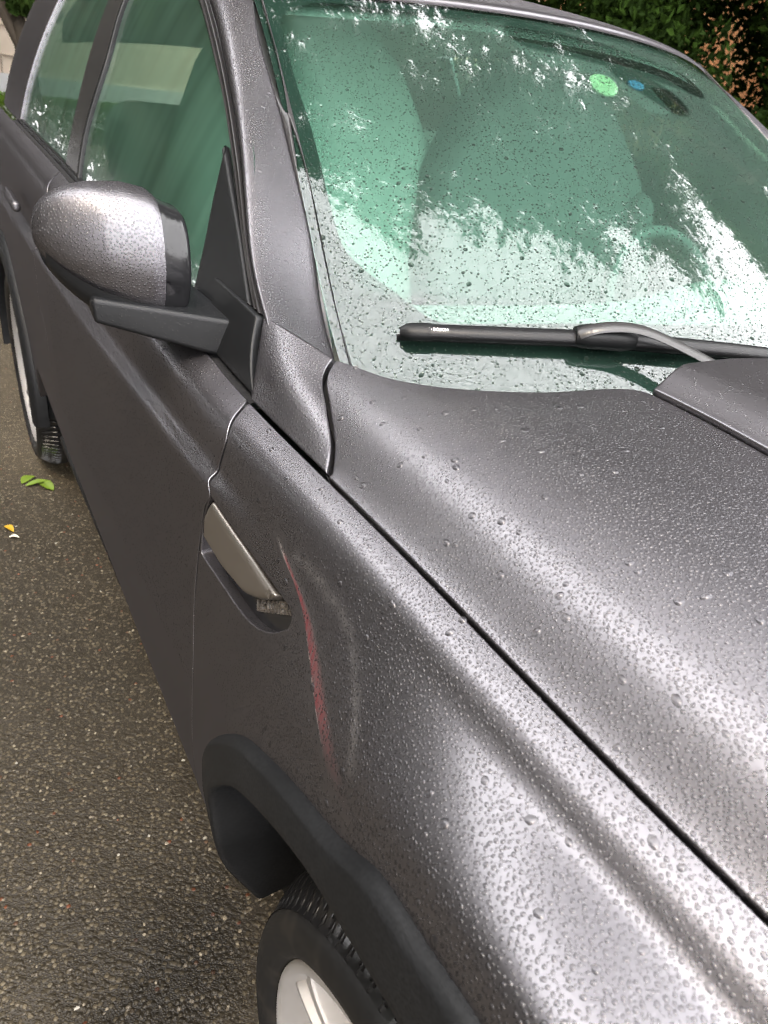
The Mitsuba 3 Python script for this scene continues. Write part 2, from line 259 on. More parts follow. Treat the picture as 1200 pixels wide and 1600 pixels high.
def mist(p, n, uv):
    inside = smoothstep(.0, .05, .60 - dr.abs(uv.x)) * smoothstep(.13, .17, uv.y) * (1 - smoothstep(.80, .84, uv.y))
    sens = mi.Float(0)
    for (ua, va), (ub, vb), w in (((-.25, .895), (.38, .82), .052), ((.05, .80), (.14, .73), .058)):
        ua, ub, va, vb = ua * .63, ub * .63, va * .88, vb * .88
        q = dr.clip(((uv.x - ua) * (ub - ua) + (uv.y - va) * (vb - va)) / ((ub - ua) ** 2 + (vb - va) ** 2), 0, 1)
        sens = dr.maximum(sens, 1 - smoothstep(w * .7, w, dr.sqrt(dr.square(uv.x - ua - q * (ub - ua)) + dr.square(uv.y - va - q * (vb - va)))))
    inside = inside * (1 - .9 * sens)
    return .004 + inside * (.044 + .022 * fbm(p.x * 7, p.y * 7, p.z * 7))
glass('windscreen_glass', (.57, .88, .75), drops_glass, mist, (.36, .62, .51))
glass('side_glass', (.31, .47, .39), lambda p, n, uv: .35 * drops_fine(p, n, uv), lambda p, n, uv: .08 + .12 * fbm(uv.x * 24, uv.y * 2.5, 3), (.14, .27, .205))
for key, col, ro in (('seat_light', (.42, .42, .40), .7), ('seat_dark', (.14, .14, .14), .7), ('dash_grey', (.30, .31, .30), .7), ('headliner_cloth', (.78, .78, .75), .9), ('cabin_grey', (.50, .50, .48), .8),
                     ('sticker_lime', (.46, .54, .30), .6), ('sticker_blue', (.10, .22, .45), .6), ('white_print', (.80, .78, .76), .5), ('leaf_litter_green', (.14, .21, .02), .5), ('leaf_litter_yellow', (.50, .30, .02), .5), ('petal_white', (.65, .60, .50), .5)):
    bsdf(key, {'type': 'twosided', 'b': {'type': 'principled', 'base_color': C(*col), 'roughness': ro}})

# ---------------------------------------------------------------- mesh helpers
KEEP = {}
NAMES = {'__front_fender': 'fender', '__hood': 'hood', '__hood_bulge': 'bulge', '__front_door': 'door', '__scuttle_panel': 'tri', '__windscreen_pillar': 'pillar', '__mirror_housing': 'mirror', '__mirror_arm': 'arm', '__windscreen': 'ws', '__windscreen_trim': 'trim', '__wiper_blade': 'blade'}
def put(key, mesh, mat, smooth=30, uv=None, label=None, **more):
    k, n = key, 0
    while k in scene: n += 1; k = f'{key}_{n:03d}'
    scene[k] = mikit.ply(mesh, mat, smooth=smooth, uv=uv)
    if k[len('parked_car'):] in NAMES: KEEP[NAMES[k[len('parked_car'):]]] = mesh
    if label or more: labels[k] = {**({'label': label} if label else {}), **more}
    return k
def resample(pts, step):
    pts = np.asarray(pts, float)
    s = np.r_[0, np.cumsum(np.linalg.norm(np.diff(pts, axis=0), axis=1))]
    n = max(2, int(round(s[-1] / step)) + 1)
    t = np.linspace(0, s[-1], n)
    return np.stack([np.interp(t, s, pts[:, k]) for k in range(pts.shape[1])], 1)
def curve(pts, step=.004):
    """smooth curve through points (any dimension), resampled"""
    pts = np.asarray(pts, float)
    if len(pts) == 2: return resample(pts, step)
    s = np.r_[0, np.cumsum(np.linalg.norm(np.diff(pts, axis=0), axis=1))]
    t = np.linspace(0, s[-1], max(12, 8 * len(pts)))
    return resample(PchipInterpolator(s, pts)(t), step)
def normals_of(F, u, v, e=1e-4):
    du = F(u + e, v) - F(u - e, v); dv = F(u, v + e) - F(u, v - e)
    n = np.cross(du, dv)
    return n / (np.linalg.norm(n, axis=1, keepdims=True) + 1e-12)
def ring_normals(b):
    """inward normals of a counter-clockwise closed ring in 2D, mitred"""
    e = np.roll(b, -1, 0) - b
    e /= np.linalg.norm(e, axis=1, keepdims=True) + 1e-12
    m = np.stack([-e[:, 1], e[:, 0]], 1)
    n = m + np.roll(m, 1, 0)
    L = (n * n).sum(1, keepdims=True)
    return 2 * n / np.maximum(L, 1.2)
def panel(F, loops, h=.012, r=.0018, flange=.012, sign=1.0, su=1.0, sv=1.0, off=0.0, hb=.005, depth=None):
    """a sheet-metal panel on the surface F(u, v), its outline and holes given as closed loops in (u, v); rolled edges and a flange turned inwards.
    Returns mesh, uv (metres)"""
    depth = r if depth is None else depth
    S = np.array([su, sv]); verts2, dep, faces, inner = [], [], [], []
    base = 0
    for k, lp in enumerate(loops):
        b = np.asarray(lp, float) * S
        keep = np.linalg.norm(b - np.roll(b, 1, 0), axis=1) > 1e-5
        b = b[keep]
        if Polygon(b).exterior.is_ccw == (k > 0): b = b[::-1]
        b = resample(np.vstack([b, b[:1]]), hb)[:-1]
        n = ring_normals(b)
        if k > 0: pass
        rows = [(0, depth + flange)] if flange > 0 else []
        rows += [(0, depth), (.13 * r, .5 * depth), (.35 * r, .2 * depth), (.65 * r, .05 * depth), (r, 0)] if r > 0 else [(0, 0)]
        m = len(b)
        for d, z in rows:
            verts2.append(b + n * d); dep.append(np.full(m, z))
        for q in range(len(rows) - 1):
            i = np.arange(m); j = (i + 1) % m
            a0, a1 = base + q * m, base + (q + 1) * m
            faces.append(np.stack([a0 + i, a0 + j, a1 + j], 1)); faces.append(np.stack([a0 + i, a1 + j, a1 + i], 1))
        inner.append((base + (len(rows) - 1) * m, b + n * r))
        base += m * len(rows)
    poly = Polygon(inner[0][1], [x[1] for x in inner[1:]]).buffer(0)
    x0, y0, x1, y1 = poly.bounds
    gx, gy = np.meshgrid(np.arange(x0 + h / 2, x1, h), np.arange(y0 + h / 2, y1, h * .87))
    gx = gx + (np.arange(gx.shape[0]) % 2)[:, None] * h / 2
    g = np.stack([gx.ravel(), gy.ravel()], 1)
    core = poly.buffer(-.45 * hb)
    g = g[shapely.contains_xy(core, g[:, 0], g[:, 1])]
    ids = np.concatenate([a + np.arange(len(b)) for a, b in inner] + [base + np.arange(len(g))])
    pts = np.vstack([b for _, b in inner] + [g])
    tri = Delaunay(pts).simplices
    c = pts[tri].mean(1)
    ar = np.abs(np.cross(pts[tri[:, 1]] - pts[tri[:, 0]], pts[tri[:, 2]] - pts[tri[:, 0]]))
    tri = tri[shapely.contains_xy(poly.buffer(1e-6), c[:, 0], c[:, 1]) & (ar > 1e-10)]
    q = pts[tri]; flip = np.cross(q[:, 1] - q[:, 0], q[:, 2] - q[:, 0]) < 0
    tri[flip] = tri[flip][:, ::-1]
    faces.append(ids[tri])
    verts2.append(g); dep.append(np.zeros(len(g)))
    v2 = np.vstack(verts2); dd = np.concatenate(dep); f = np.vstack(faces)
    u, v = v2[:, 0] / su, v2[:, 1] / sv
    n = normals_of(F, u, v) * sign
    P = F(u, v) + n * (off - dd)[:, None]
    if sign < 0: f = f[:, ::-1]
    return (P, f), v2
def put_panel(key, F, loops, mat, label=None, **k):
    (P, f), uv = panel(F, loops, **k)
    return put(key, (P, f), mat, True, uv, label)
def grid_mesh(G, closed_u=False, closed_v=False):
    G = np.asarray(G, float); a, b = G.shape[:2]
    i, j = np.meshgrid(np.arange(a - (not closed_u)), np.arange(b - (not closed_v)), indexing='ij')
    i2, j2 = (i + 1) % a, (j + 1) % b
    q = np.stack([i * b + j, i2 * b + j, i2 * b + j2, i * b + j2], -1).reshape(-1, 4)
    return G.reshape(-1, 3), np.vstack([q[:, [0, 1, 2]], q[:, [0, 2, 3]]])
def loft(rows, n=60, m=12):
    """grid through 3D polylines (each resampled to n points), smooth across"""
    R = []
    for r in rows:
        r = np.asarray(r, float); s = np.r_[0, np.cumsum(np.linalg.norm(np.diff(r, axis=0), axis=1))]; s /= s[-1]
        R.append(PchipInterpolator(s, r)(np.linspace(0, 1, n)))
    R = np.array(R)
    t = np.linspace(0, 1, len(R))
    return (CubicSpline if len(R) > 2 else PchipInterpolator)(t, R)(np.linspace(0, 1, m))
def grid_uv(G):
    a = np.r_[0, np.cumsum(np.linalg.norm(np.diff(G[:, G.shape[1] // 2], axis=0), axis=1))]
    b = np.r_[0, np.cumsum(np.linalg.norm(np.diff(G[G.shape[0] // 2], axis=0), axis=1))]
    A, B = np.meshgrid(a, b, indexing='ij')
    return np.stack([A.ravel(), B.ravel()], 1)
def coons(e0, e1, f0, f1, n=40, m=40):
    """patch between the curves e0 (v=0), e1 (v=1) along u and f0 (u=0), f1 (u=1) along v"""
    def rs(c, n):
        c = np.asarray(c, float); s = np.r_[0, np.cumsum(np.linalg.norm(np.diff(c, axis=0), axis=1))]
        return PchipInterpolator(s / s[-1], c)(np.linspace(0, 1, n))
    e0, e1, f0, f1 = rs(e0, n), rs(e1, n), rs(f0, m), rs(f1, m)
    u, v = np.linspace(0, 1, n)[:, None, None], np.linspace(0, 1, m)[None, :, None]
    return ((1 - v) * e0[:, None] + v * e1[:, None] + (1 - u) * f0[None] + u * f1[None]
            - (1 - u) * (1 - v) * e0[0] - u * (1 - v) * e0[-1] - (1 - u) * v * e1[0] - u * v * e1[-1])
def tube(points, radius, sides=10, cap=True, flat=1.0, up=None):
    """swept tube; flat squeezes it along 'up'"""
    p = np.asarray(points, float); t = np.gradient(p, axis=0); t /= np.linalg.norm(t, axis=1, keepdims=True)
    up = np.array([0, 0, 1.0]) if up is None else np.asarray(up, float)
    a = np.cross(t, up); a /= np.linalg.norm(a, axis=1, keepdims=True); b = np.cross(a, t)
    ang = np.linspace(0, 2 * np.pi, sides, endpoint=False)
    r = np.broadcast_to(radius, (len(p),))[:, None, None]
    G = p[:, None] + r * (np.cos(ang)[None, :, None] * a[:, None] + flat * np.sin(ang)[None, :, None] * b[:, None])
    V, Fc = grid_mesh(G, closed_v=True)
    if cap:
        n = len(V); V = np.vstack([V, p[:1], p[-1:]]); i = np.arange(sides); j = (i + 1) % sides; L = (len(p) - 1) * sides
        Fc = np.vstack([Fc, np.stack([np.full(sides, n), j, i], 1), np.stack([np.full(sides, n + 1), L + i, L + j], 1)])
    m = trimesh.Trimesh(V, Fc, process=False); m.fix_normals()
    return m
def rbox(size, at=(0, 0, 0), r=.02, ry=0.0, rz=0.0, seg=12):
    """rounded box, turned about y then z"""
    s = np.asarray(size) / 2 - r
    pts = [manifold3d.Manifold.sphere(r, seg).translate([a * s[0], b * s[1], c * s[2]]) for a in (-1, 1) for b in (-1, 1) for c in (-1, 1)]
    return manifold3d.Manifold.batch_hull(pts).rotate([0, ry, 0]).rotate([0, 0, rz]).translate(list(at))
def lathe(profile, seg=160, axis_y=True):
    """profile (radius, y) turned about the y axis"""
    p = np.asarray(profile, float); a = np.linspace(0, 2 * np.pi, seg, endpoint=False)
    return np.stack([p[:, 0][:, None] * np.cos(a), np.repeat(p[:, 1][:, None], seg, 1), p[:, 0][:, None] * np.sin(a)], -1)
def smooth_profile(p, n=3):
    q = np.asarray(p, float)
    for _ in range(n):
        a, b = q[:-1], q[1:]; m = np.empty((2 * len(a), q.shape[1])); m[0::2], m[1::2] = a * .75 + b * .25, a * .25 + b * .75
        q = np.vstack([q[:1], m[1:-1], q[-1:]])
    return q
def mirror(mesh):
    v, f = mesh[:2]; v = np.array(v); v[:, 1] *= -1
    return v, np.asarray(f)[:, ::-1]

# ---------------------------------------------------------------- the car: right body side
CAR = 'parked_car'
labels[CAR] = {'label': 'dark grey metallic car wet with raindrops, a red scrape on its front wing', 'category': 'car'}
O = OUT
cut = [[u, v] for u, v in O['cut']] + [[-.598, .55], [-.602, .68]]
GAP = .0022
def shifted(c, d): return [[u + d, v] for u, v in c]
cutF, cutD = curve(shifted(cut, GAP)), curve(shifted(cut, -GAP))
def t_at_z(x, z):
    t = np.linspace(0, .79, 300); return float(np.interp(-z, -F_side(np.full(300, x), t)[:, 2], t))
arch = [tuple(a) for a in O['archo']]
arch_curve = curve([[-.475, .50], [-.468, .42]] + [list(a) for a in arch] + [[.05, t_at_z(.05, .921)], [.10, t_at_z(.10, .925)], [.2, t_at_z(.2, .905)], [.32, t_at_z(.32, .82)], [.42, .34], [.48, .50]])
fender = np.vstack([curve([[.72, 0], [-.592 + GAP, 0]], .01), cutF[1:], [[-.56, .68]], [[-.475, .66]], arch_curve, [[.5, .60]], [[.72, .55]]])
vent_hole = np.vstack([curve(s) for s in O['vent']])
put_panel(CAR + '__front_fender', F_side, [fender, vent_hole], 'paint_fender', 'dark grey front wing with a long red scrape and scuffs', h=.010, flange=.02, sign=-1)
seam = [[u, v] for u, v in O['seam']] + [[-1.80, .40], [-1.79, .55], [-1.79, .66]]
seamF, seamR = curve(shifted(seam, GAP)), curve(shifted(seam, -GAP))
door = np.vstack([curve([[cut[0][0] - GAP, 0], [seam[0][0] + GAP, 0]], .01), seamF, curve([[-1.79 + GAP, .68], [-.605, .68]], .01), cutD[::-1]])
put_panel(CAR + '__front_door', F_side, [door], 'paint', h=.014, flange=.02, sign=-1)
ra = [[-2.741 + .47 * math.cos(a), 0] for a in np.linspace(0, math.pi, 40)]
rear_arch = [[-2.741 + .475 * math.cos(a), t_at_z(-2.741 + .475 * math.cos(a), .372 + .475 * math.sin(a))] for a in np.linspace(.05, math.pi - .05, 60)]
rdoor = np.vstack([curve([[seam[0][0] - GAP, 0], [-3.2, 0]], .01), [[-3.25, .3], [-3.25, .6]], np.array(rear_arch)[::-1], [[-2.2, .66]], [[-1.79 - GAP, .68]], seamR[::-1]])
put_panel(CAR + '__rear_door', F_side, [rdoor], 'paint', h=.02, flange=.02, sign=-1)
# rocker below the doors
def rocker(t):
    x = np.linspace(-.62, -2.27, 60)
    return np.stack([x, np.full(60, t[0]), np.full(60, t[1])], 1)
G = np.array([rocker(t) for t in smooth_profile([(-.84, .30), (-.868, .29), (-.875, .27), (-.865, .23), (-.84, .20), (-.78, .20)], 2)])
put(CAR + '__sill_trim', grid_mesh(G), 'cladding', True)
# dark core so that no light leaks through the gaps
core = trimesh.util.concatenate([trimesh.creation.box((1.45, 1.50, .55), trimesh.transformations.translation_matrix((.10 + .3, 0, .62))),
                                 trimesh.creation.box((2.1, 1.62, .60), trimesh.transformations.translation_matrix((-1.36, 0, .52))),
                                 trimesh.creation.box((.9, 1.3, .60), trimesh.transformations.translation_matrix((-2.8, 0, .6)))])
put(CAR + '__underbody', core, 'matte_black', False)
def inset(Fn, x0, x1, v0, v1, d, nx=60, nv=20, s=1.0):
    u, v = np.meshgrid(np.linspace(x0, x1, nx), np.linspace(v0, v1, nv), indexing='ij')
    n = normals_of(Fn, u.ravel(), v.ravel()) * s
    return grid_mesh((Fn(u.ravel(), v.ravel()) - n * d).reshape(nx, nv, 3))
put_panel(CAR + '__inner_panel', F_hood, [[[-.565, .085], [-.545, .060], [-.48, .03], [-.41, -.004], [-.37, .01], [-.39, .03], [-.46, .055], [-.53, .10], [-.552, .112]]], 'matte_black', sv=.80, sign=1, off=-.016, r=0, flange=0)
put(CAR + '__inner_panel', inset(F_side, .45, -2.25, -.0, .16, .024, s=-1), 'matte_black', True)

# fender vent: a black tray, a silver blade and raised letters
vc = vent_hole.mean(0)
tray = vc + (vent_hole - vc) * 1.04
put_panel(CAR + '__fender_vent', F_side, [tray], 'gloss_black', off=-.014, r=.001, flange=0, h=.006, sign=-1, label='black recessed vent in the wing behind the wheel')
blade = np.vstack([curve(s, .003) for s in O['blade']])
put_panel(CAR + '__fender_vent__blade', F_side, [blade], 'vent_silver', sign=-1, off=.0015, r=.010, depth=.006, flange=.014, h=.004, hb=.003, label='silver blade across the wing vent')
tx = meshkit.text_mesh('DISCOVERY', .013, .0022)
tv = np.array(tx.vertices); L = tv[:, 0].max()
la, lb = np.array(O['vent_text'][0]), np.array(O['vent_text'][1])
dirv = (lb - la); LL = np.linalg.norm(dirv); dirv /= LL; upv = np.array([-dirv[1], dirv[0]])
if upv[1] > 0: upv = -upv
p2 = la + np.outer(tv[:, 0] / L * LL, dirv) + np.outer(tv[:, 1], upv)
nn = -normals_of(F_side, p2[:, 0], p2[:, 1])
put(CAR + '__fender_vent__lettering', (F_side(p2[:, 0], p2[:, 1]) + nn * (-.0138 + tv[:, 2])[:, None], tx.faces), 'vent_silver', False, label='raised black letters in the wing vent')

# wheel arch trim, front: outer edge on the wing, inner edge round the tyre
ao = np.array(O['archo3']); ai = np.array(O['archi3'])
def arch_rows(ao, ai):
    back_o = np.array([[-.468, -.875, .40], [-.473, -.905, .46], [-.474, -.926, .52], [-.463, -.938, .59]])
    back_i = np.array([[-.398, -.880, .385], [-.402, -.908, .44], [-.402, -.930, .49], [-.392, -.943, .55]])
    fo = np.array([[.042, -.94, .920], [.075, -.94, .923], [.11, -.94, .925], [.2, -.935, .905], [.32, -.92, .82], [.42, -.90, .68], [.47, -.88, .50]])
    fi = np.array([[.018, -.948, .862], [.06, -.948, .866], [.10, -.948, .862], [.2, -.945, .82], [.28, -.935, .74], [.35, -.915, .61], [.39, -.89, .48]])
    return curve(np.vstack([back_o, ao, fo]), .006), curve(np.vstack([back_i, ai, fi]), .006)
co, ci = arch_rows(ao, ai)
def row(c, dy, k=None, w=0.0):
    q = np.array(c) if k is None else np.array(c) * (1 - w) + k * w
    q = q.copy(); q[:, 1] += dy; return q
N = 220
def rsn(c):
    s = np.r_[0, np.cumsum(np.linalg.norm(np.diff(c, axis=0), axis=1))]; return np.stack([np.interp(np.linspace(0, s[-1], N), s, c[:, k]) for k in range(3)], 1)
co, ci = gaussian_filter1d(rsn(co), 2.5, axis=0, mode='nearest'), gaussian_filter1d(rsn(ci), 2.5, axis=0, mode='nearest')
cen = np.array([0.01, 0, .372])
def out_from(c, d):
    q = c.copy(); w = (q - cen)[:, [0, 2]]; w /= np.linalg.norm(w, axis=1, keepdims=True); q[:, [0, 2]] += w * d; return q
rows = [row(out_from(co, .003), .03), row(out_from(co, .003), .002), row(out_from(co, .002), -.004), row(co, -.0075), row(co, -.0105, ci, .05), row(co, -.0125, ci, .11), row(co, -.0135, ci, .4), row(co, -.0135, ci, .8), row(ci, -.0125), row(out_from(ci, -.003), -.0095), row(out_from(ci, -.0045), -.003), row(out_from(ci, -.002), .05), row(out_from(ci, .01), .10)]
put(CAR + '__wheel_arch_trim', grid_mesh(np.array(rows)), 'cladding', 50, label='matt black trim round the front wheel arch')
# arch liner
ang = np.linspace(-.35, math.pi - .03, 80)
G = np.array([[[.01 + r * math.cos(a), y, .372 + r * math.sin(a)] for a in ang] for r, y in ((.462, -.90), (.47, -.84), (.455, -.80), (.455, -.56), (.40, -.52), (.05, -.50))])
put(CAR + '__wheel_arch_liner', grid_mesh(G), 'dark_plastic', True)
# rear arch
aa = np.linspace(-.1, math.pi + .1, 70)
def rring(r, y): return np.array([[-2.741 + r * math.cos(a), y, .372 + r * math.sin(a)] for a in aa])
G = np.array([rring(.480, -.90), rring(.480, -.925), rring(.474, -.938), rring(.46, -.945), rring(.43, -.947), rring(.424, -.942), rring(.424, -.90), rring(.44, -.80), rring(.44, -.60), rring(.05, -.58)])
put(CAR + '__wheel_arch_trim', grid_mesh(G), 'cladding', True)

# ---------------------------------------------------------------- wheels
RT, RR = .372, .286
def wheel(key, x, steer=0.0):
    M = np.array(trimesh.transformations.translation_matrix((x, -.805, .368)) @ trimesh.transformations.rotation_matrix(steer, (0, 0, 1)))
    def mv(V): V = np.asarray(V, float).reshape(-1, 3); return V @ M[:3, :3].T + M[:3, 3]
    # tyre side walls (outer), then tread with grooves
    side = smooth_profile([(RR - .004, -.100), (RR + .004, -.112), (RR + .012, -.120), (.314, -.124), (.328, -.122), (.338, -.114), (.343, -.104)], 2)
    G = lathe(side, 240)
    V, Fc = grid_mesh(G, closed_v=True)
    put(key + '__sidewall', (mv(V), Fc), 'tyre_rubber', True)
    nseg, nw = (2000, 34) if x > -1 else (1000, 22)
    a = np.linspace(0, 2 * np.pi, nseg, endpoint=False); w = np.linspace(-.110, .110, nw)
    A, W_ = np.meshgrid(a, w, indexing='ij')
    q = np.abs(W_) / .110
    rad = RT - .0035 * q ** 2 - .027 * np.clip((q - .50) / .47, 0, 1) ** 1.5
    for gpos in (-.052, -.018, .018, .052): rad -= .007 * np.clip(1.6 - np.abs(W_ - gpos) / .0035, 0, 1)
    pitch = 2 * np.pi / 100
    bend = A + .10 * (np.abs(W_) / .104) ** 2 + .012 * np.sin(W_ * 90)
    ph = np.abs(((bend / pitch) % 1) - .5)
    rad -= .0085 * np.clip((.11 - ph) / .04, 0, 1) * (np.abs(W_) > .053) * np.clip((1.0 - q) / .06, 0, 1)
    ph2 = np.abs(((A + .05 - .5 * np.abs(W_)) / (pitch * .5) % 1) - .5)
    rad -= .004 * np.clip((.06 - ph2) / .03, 0, 1) * (np.abs(W_) < .05)
    G = np.stack([rad * np.cos(A), W_, rad * np.sin(A)], -1)
    V, Fc = grid_mesh(G, closed_u=True)
    put(key + '__tread', (mv(V), Fc[:, ::-1]), 'tread_rubber', 40)
    # rim: lip, barrel and five twin spokes
    G = lathe(smooth_profile([(RR - .006, -.088), (RR + .001, -.104), (RR - .002, -.111), (RR - .010, -.113), (RR - .016, -.108), (RR - .022, -.092), (RR - .034, -.070), (RR - .045, -.02), (RR - .05, .07)], 2), 160)
    V, Fc = grid_mesh(G, closed_v=True)
    put(key + '__rim', (mv(V), Fc), 'rim_silver', True, label='silver alloy rim')
    for k in range(5):
        t1 = 2 * math.pi * k / 5 + math.radians(12)
        r_, y_, wd = np.array([.05, .11, .175, .235, .266]), np.array([-.076, -.084, -.094, -.101, -.099]), np.array([.034, .031, .030, .034, .048])
        rings = []
        for r, y, w2 in zip(r_, y_, wd):
            p_ = np.array([r * math.cos(t1), y, r * math.sin(t1)]); tang = np.array([-math.sin(t1), 0, math.cos(t1)])
            rings.append([p_ + tang * a_ * w2 + np.array([0, d_, 0]) for a_, d_ in ((-1, .055), (-1, .006), (-.93, .001), (-.62, .000), (-.50, .010), (.50, .010), (.62, .000), (.93, .001), (1, .006), (1, .055))])
        G = CubicSpline(np.linspace(0, 1, 5), np.array(rings))(np.linspace(0, 1, 24))
        V, Fc = grid_mesh(G, closed_v=True)
        put(key + '__spoke', trimesh.Trimesh(mv(V), Fc, process=False), 'rim_silver', 35)
    hub = lathe(smooth_profile([(.001, -.092), (.03, -.092), (.05, -.088), (.075, -.080), (.08, -.03)], 2), 48)
    V, Fc = grid_mesh(hub, closed_v=True); put(key + '__hub', (mv(V), Fc), 'rim_silver', True)
    disc = lathe([(.02, -.02), (.16, -.02), (.16, .0), (RR - .05, .05), (RR - .05, .09), (.02, .09)], 64)
    V, Fc = grid_mesh(disc, closed_v=True); put(key + '__brake_disc', (mv(V), Fc), 'dark_plastic', 30)
wheel(CAR + '__front_wheel', 0.01)
wheel(CAR + '__rear_wheel', -2.741)

# ---------------------------------------------------------------- bonnet
SV = .80
rear_edge = [[u, v] for u, v in O['hood_rear']]
hcut = [[u, v] for u, v in O['hood_cut']]
bl = [[u, v] for u, v in O['bulge']]
bl2 = bl + [[.25, bl[-1][1] + (.25 - bl[-1][0]) * .02], [.74, bl[-1][1] + .03]]
for e in (rear_edge, hcut, bl): pass
blc = curve(bl2, .006)
hood = np.vstack([curve([[.74, .0005], [hcut[-1][0] + .002, .0005]], .01), curve([[u + .0015, v + .001] for u, v in hcut][::-1]), curve(rear_edge), blc[1:]])
put_panel(CAR + '__hood', F_hood, [hood], 'paint', 'grey bonnet panel beaded with rain', sv=SV, sign=1, h=.010, flange=.02, r=.002)
_bv = PchipInterpolator(blc[:, 0], blc[:, 1], extrapolate=True)
def F_bulge(u, v):
    p = F_hood(u, v)
    w = np.where(v > 1, 2 - v, v)
    e = (w - _bv(u)) * SV
    p[:, 2] += .003 + .024 * sm(-.006, .046, e) * sm(-.385, -.30, u)
    return p
mid = np.vstack([blc[::-1], curve([[u, v] for u, v in O['bulge_rear']]), curve([[u, 2 - v] for u, v in O['bulge_rear']][::-1]), np.array([[u, 2 - v] for u, v in blc])])
put_panel(CAR + '__hood_bulge', F_bulge, [mid], 'paint', 'raised centre of the bonnet', sv=SV, sign=1, h=.014, r=.004, depth=.003, flange=.012, off=.002)
left = np.array([[u, 2 - v] for u, v in hood])
put_panel(CAR + '__hood', F_hood, [left], 'paint', sv=SV, sign=1, h=.025, flange=.02, r=.003)
put(CAR + '__cowl', inset(lambda a, b: F_ws(b, a), -.33, -.02, -.97, .97, .012, 20, 40, -1), 'plastic_wet', True)

# panel between bonnet, door and windscreen pillar
e1, e2, e3, e4 = (np.array(O[k]) for k in ('tri_top', 'tri_hood', 'tri_belt', 'tri_rear'))
G = coons(e4, e2, e1, e3, 60, 60)      # u: down, v: forward
def shell(G, d=.02, r=.003):
    """a rolled edge round a grid patch: adds rings that turn inwards"""
    V, Fc = grid_mesh(G)
    n = trimesh.Trimesh(V, Fc, process=False).vertex_normals.reshape(G.shape)
    out = np.zeros((G.shape[0] + 4, G.shape[1] + 4, 3)); out[2:-2, 2:-2] = G
    c = G.mean((0, 1))
    nn_ = np.zeros_like(out); nn_[2:-2, 2:-2] = n
    for ax in (0, 1):
        o = np.moveaxis(out, ax, 0); m = np.moveaxis(nn_, ax, 0)
        for e, i in ((1, 2), (-2, -3)):
            o[e] = o[i] - m[i] * r * .6; m[e] = m[i]
        for e, i in ((0, 1), (-1, -2)):
            o[e] = o[i] - m[i] * d; m[e] = m[i]
    return out
def face_out(G, want):
    V, Fc = grid_mesh(G); m = trimesh.Trimesh(V, Fc, process=False)
    return G if (m.face_normals * m.area_faces[:, None]).sum(0) @ np.asarray(want, float) > 0 else G[:, ::-1]
G = face_out(G, (0, -.5, 1))
bow = np.sin(np.linspace(0, np.pi, 60))[:, None] * np.sin(np.linspace(0, np.pi, 60))[None]
G = G + np.array([0, -.006, .002]) * bow[..., None]
G2 = shell(G)
put(CAR + '__scuttle_panel', grid_mesh(G2), 'paint', True, grid_uv(G2), 'grey corner panel between bonnet and windscreen pillar')

# windscreen pillar
pl, pr = np.array(O['pillar_left']), np.array(O['pillar_right'])
tl = np.array([[-1.72, -.60, 1.56], [-1.45, -.605, 1.530]]); trr = np.array([[-1.80, -.52, 1.60], [-1.45, -.535, 1.565]])
def rs_n(c, n=120):
    s = np.r_[0, np.cumsum(np.linalg.norm(np.diff(c, axis=0), axis=1))]; return CubicSpline(s, c)(np.linspace(0, s[-1], n)) if len(c) > 3 else np.stack([np.interp(np.linspace(0, s[-1], n), s, c[:, k]) for k in range(3)], 1)
A_, B_ = rs_n(pl), rs_n(pr)
out_n = np.array([.25, -.62, .74]); out_n /= np.linalg.norm(out_n)
rows = []
for w in np.linspace(0, 1, 25):
    rows.append(A_ * (1 - w) + B_ * w + np.array([.35, -.45, .82]) * (.016 * np.sin(np.pi * w ** .62)))
G = np.array(rows)
G = np.concatenate([G[:1] - np.array([0, -.015, .0]) , G, G[-1:] - np.array([.004, 0, .016])], 0)
G = face_out(G, out_n)
put(CAR + '__windscreen_pillar', grid_mesh(G), 'paint', True, grid_uv(G), 'grey windscreen pillar')
put(CAR + '__windscreen_pillar', mirror(grid_mesh(G)), 'paint', True, grid_uv(G))

# ---------------------------------------------------------------- windscreen
SU, SVW = .63, .88
ws_loop = [[u, -.20] for u in np.linspace(-.985, .985, 40)] + [[.985, v] for v in np.linspace(-.2, 1.02, 40)] + [[u, .965 + .06 * u * u] for u in np.linspace(.985, -.985, 40)] + [[-.985, v] for v in np.linspace(1.02, -.2, 40)]
put_panel(CAR + '__windscreen', F_ws, [ws_loop], 'windscreen_glass', 'green tinted windscreen covered in fine raindrops', su=SU, sv=SVW, sign=-1 * -1, r=0, flange=0, h=.02)
hole_l = [[u, v] for u, v in O['frit_hole']]
hole = np.vstack([curve(hole_l, .01), np.array([[-u, v] for u, v in hole_l])[::-1]])
put_panel(CAR + '__windscreen__frit', F_ws, [np.array(ws_loop) * .999, hole], 'frit_black', 'black printed border of the windscreen', su=SU, sv=SVW, r=0, flange=0, h=.02, off=-.004)
# rubber strip between pillar and glass
gl = F_ws(np.full(60, -.968), np.linspace(-.06, .99, 60))
G = loft([rs_n(pr, 60) + np.array([0, 0, -.004]), (rs_n(pr, 60) + gl) / 2 + np.array([.001, 0, .004]), gl + np.array([0, 0, .002]), gl - np.array([0, 0, .006])], 60, 10)
G = face_out(G, out_n)
put(CAR + '__windscreen_trim', grid_mesh(G), 'trim_wet', True, grid_uv(G))
put(CAR + '__windscreen_trim', mirror(grid_mesh(G)), 'trim_wet', True, grid_uv(G))

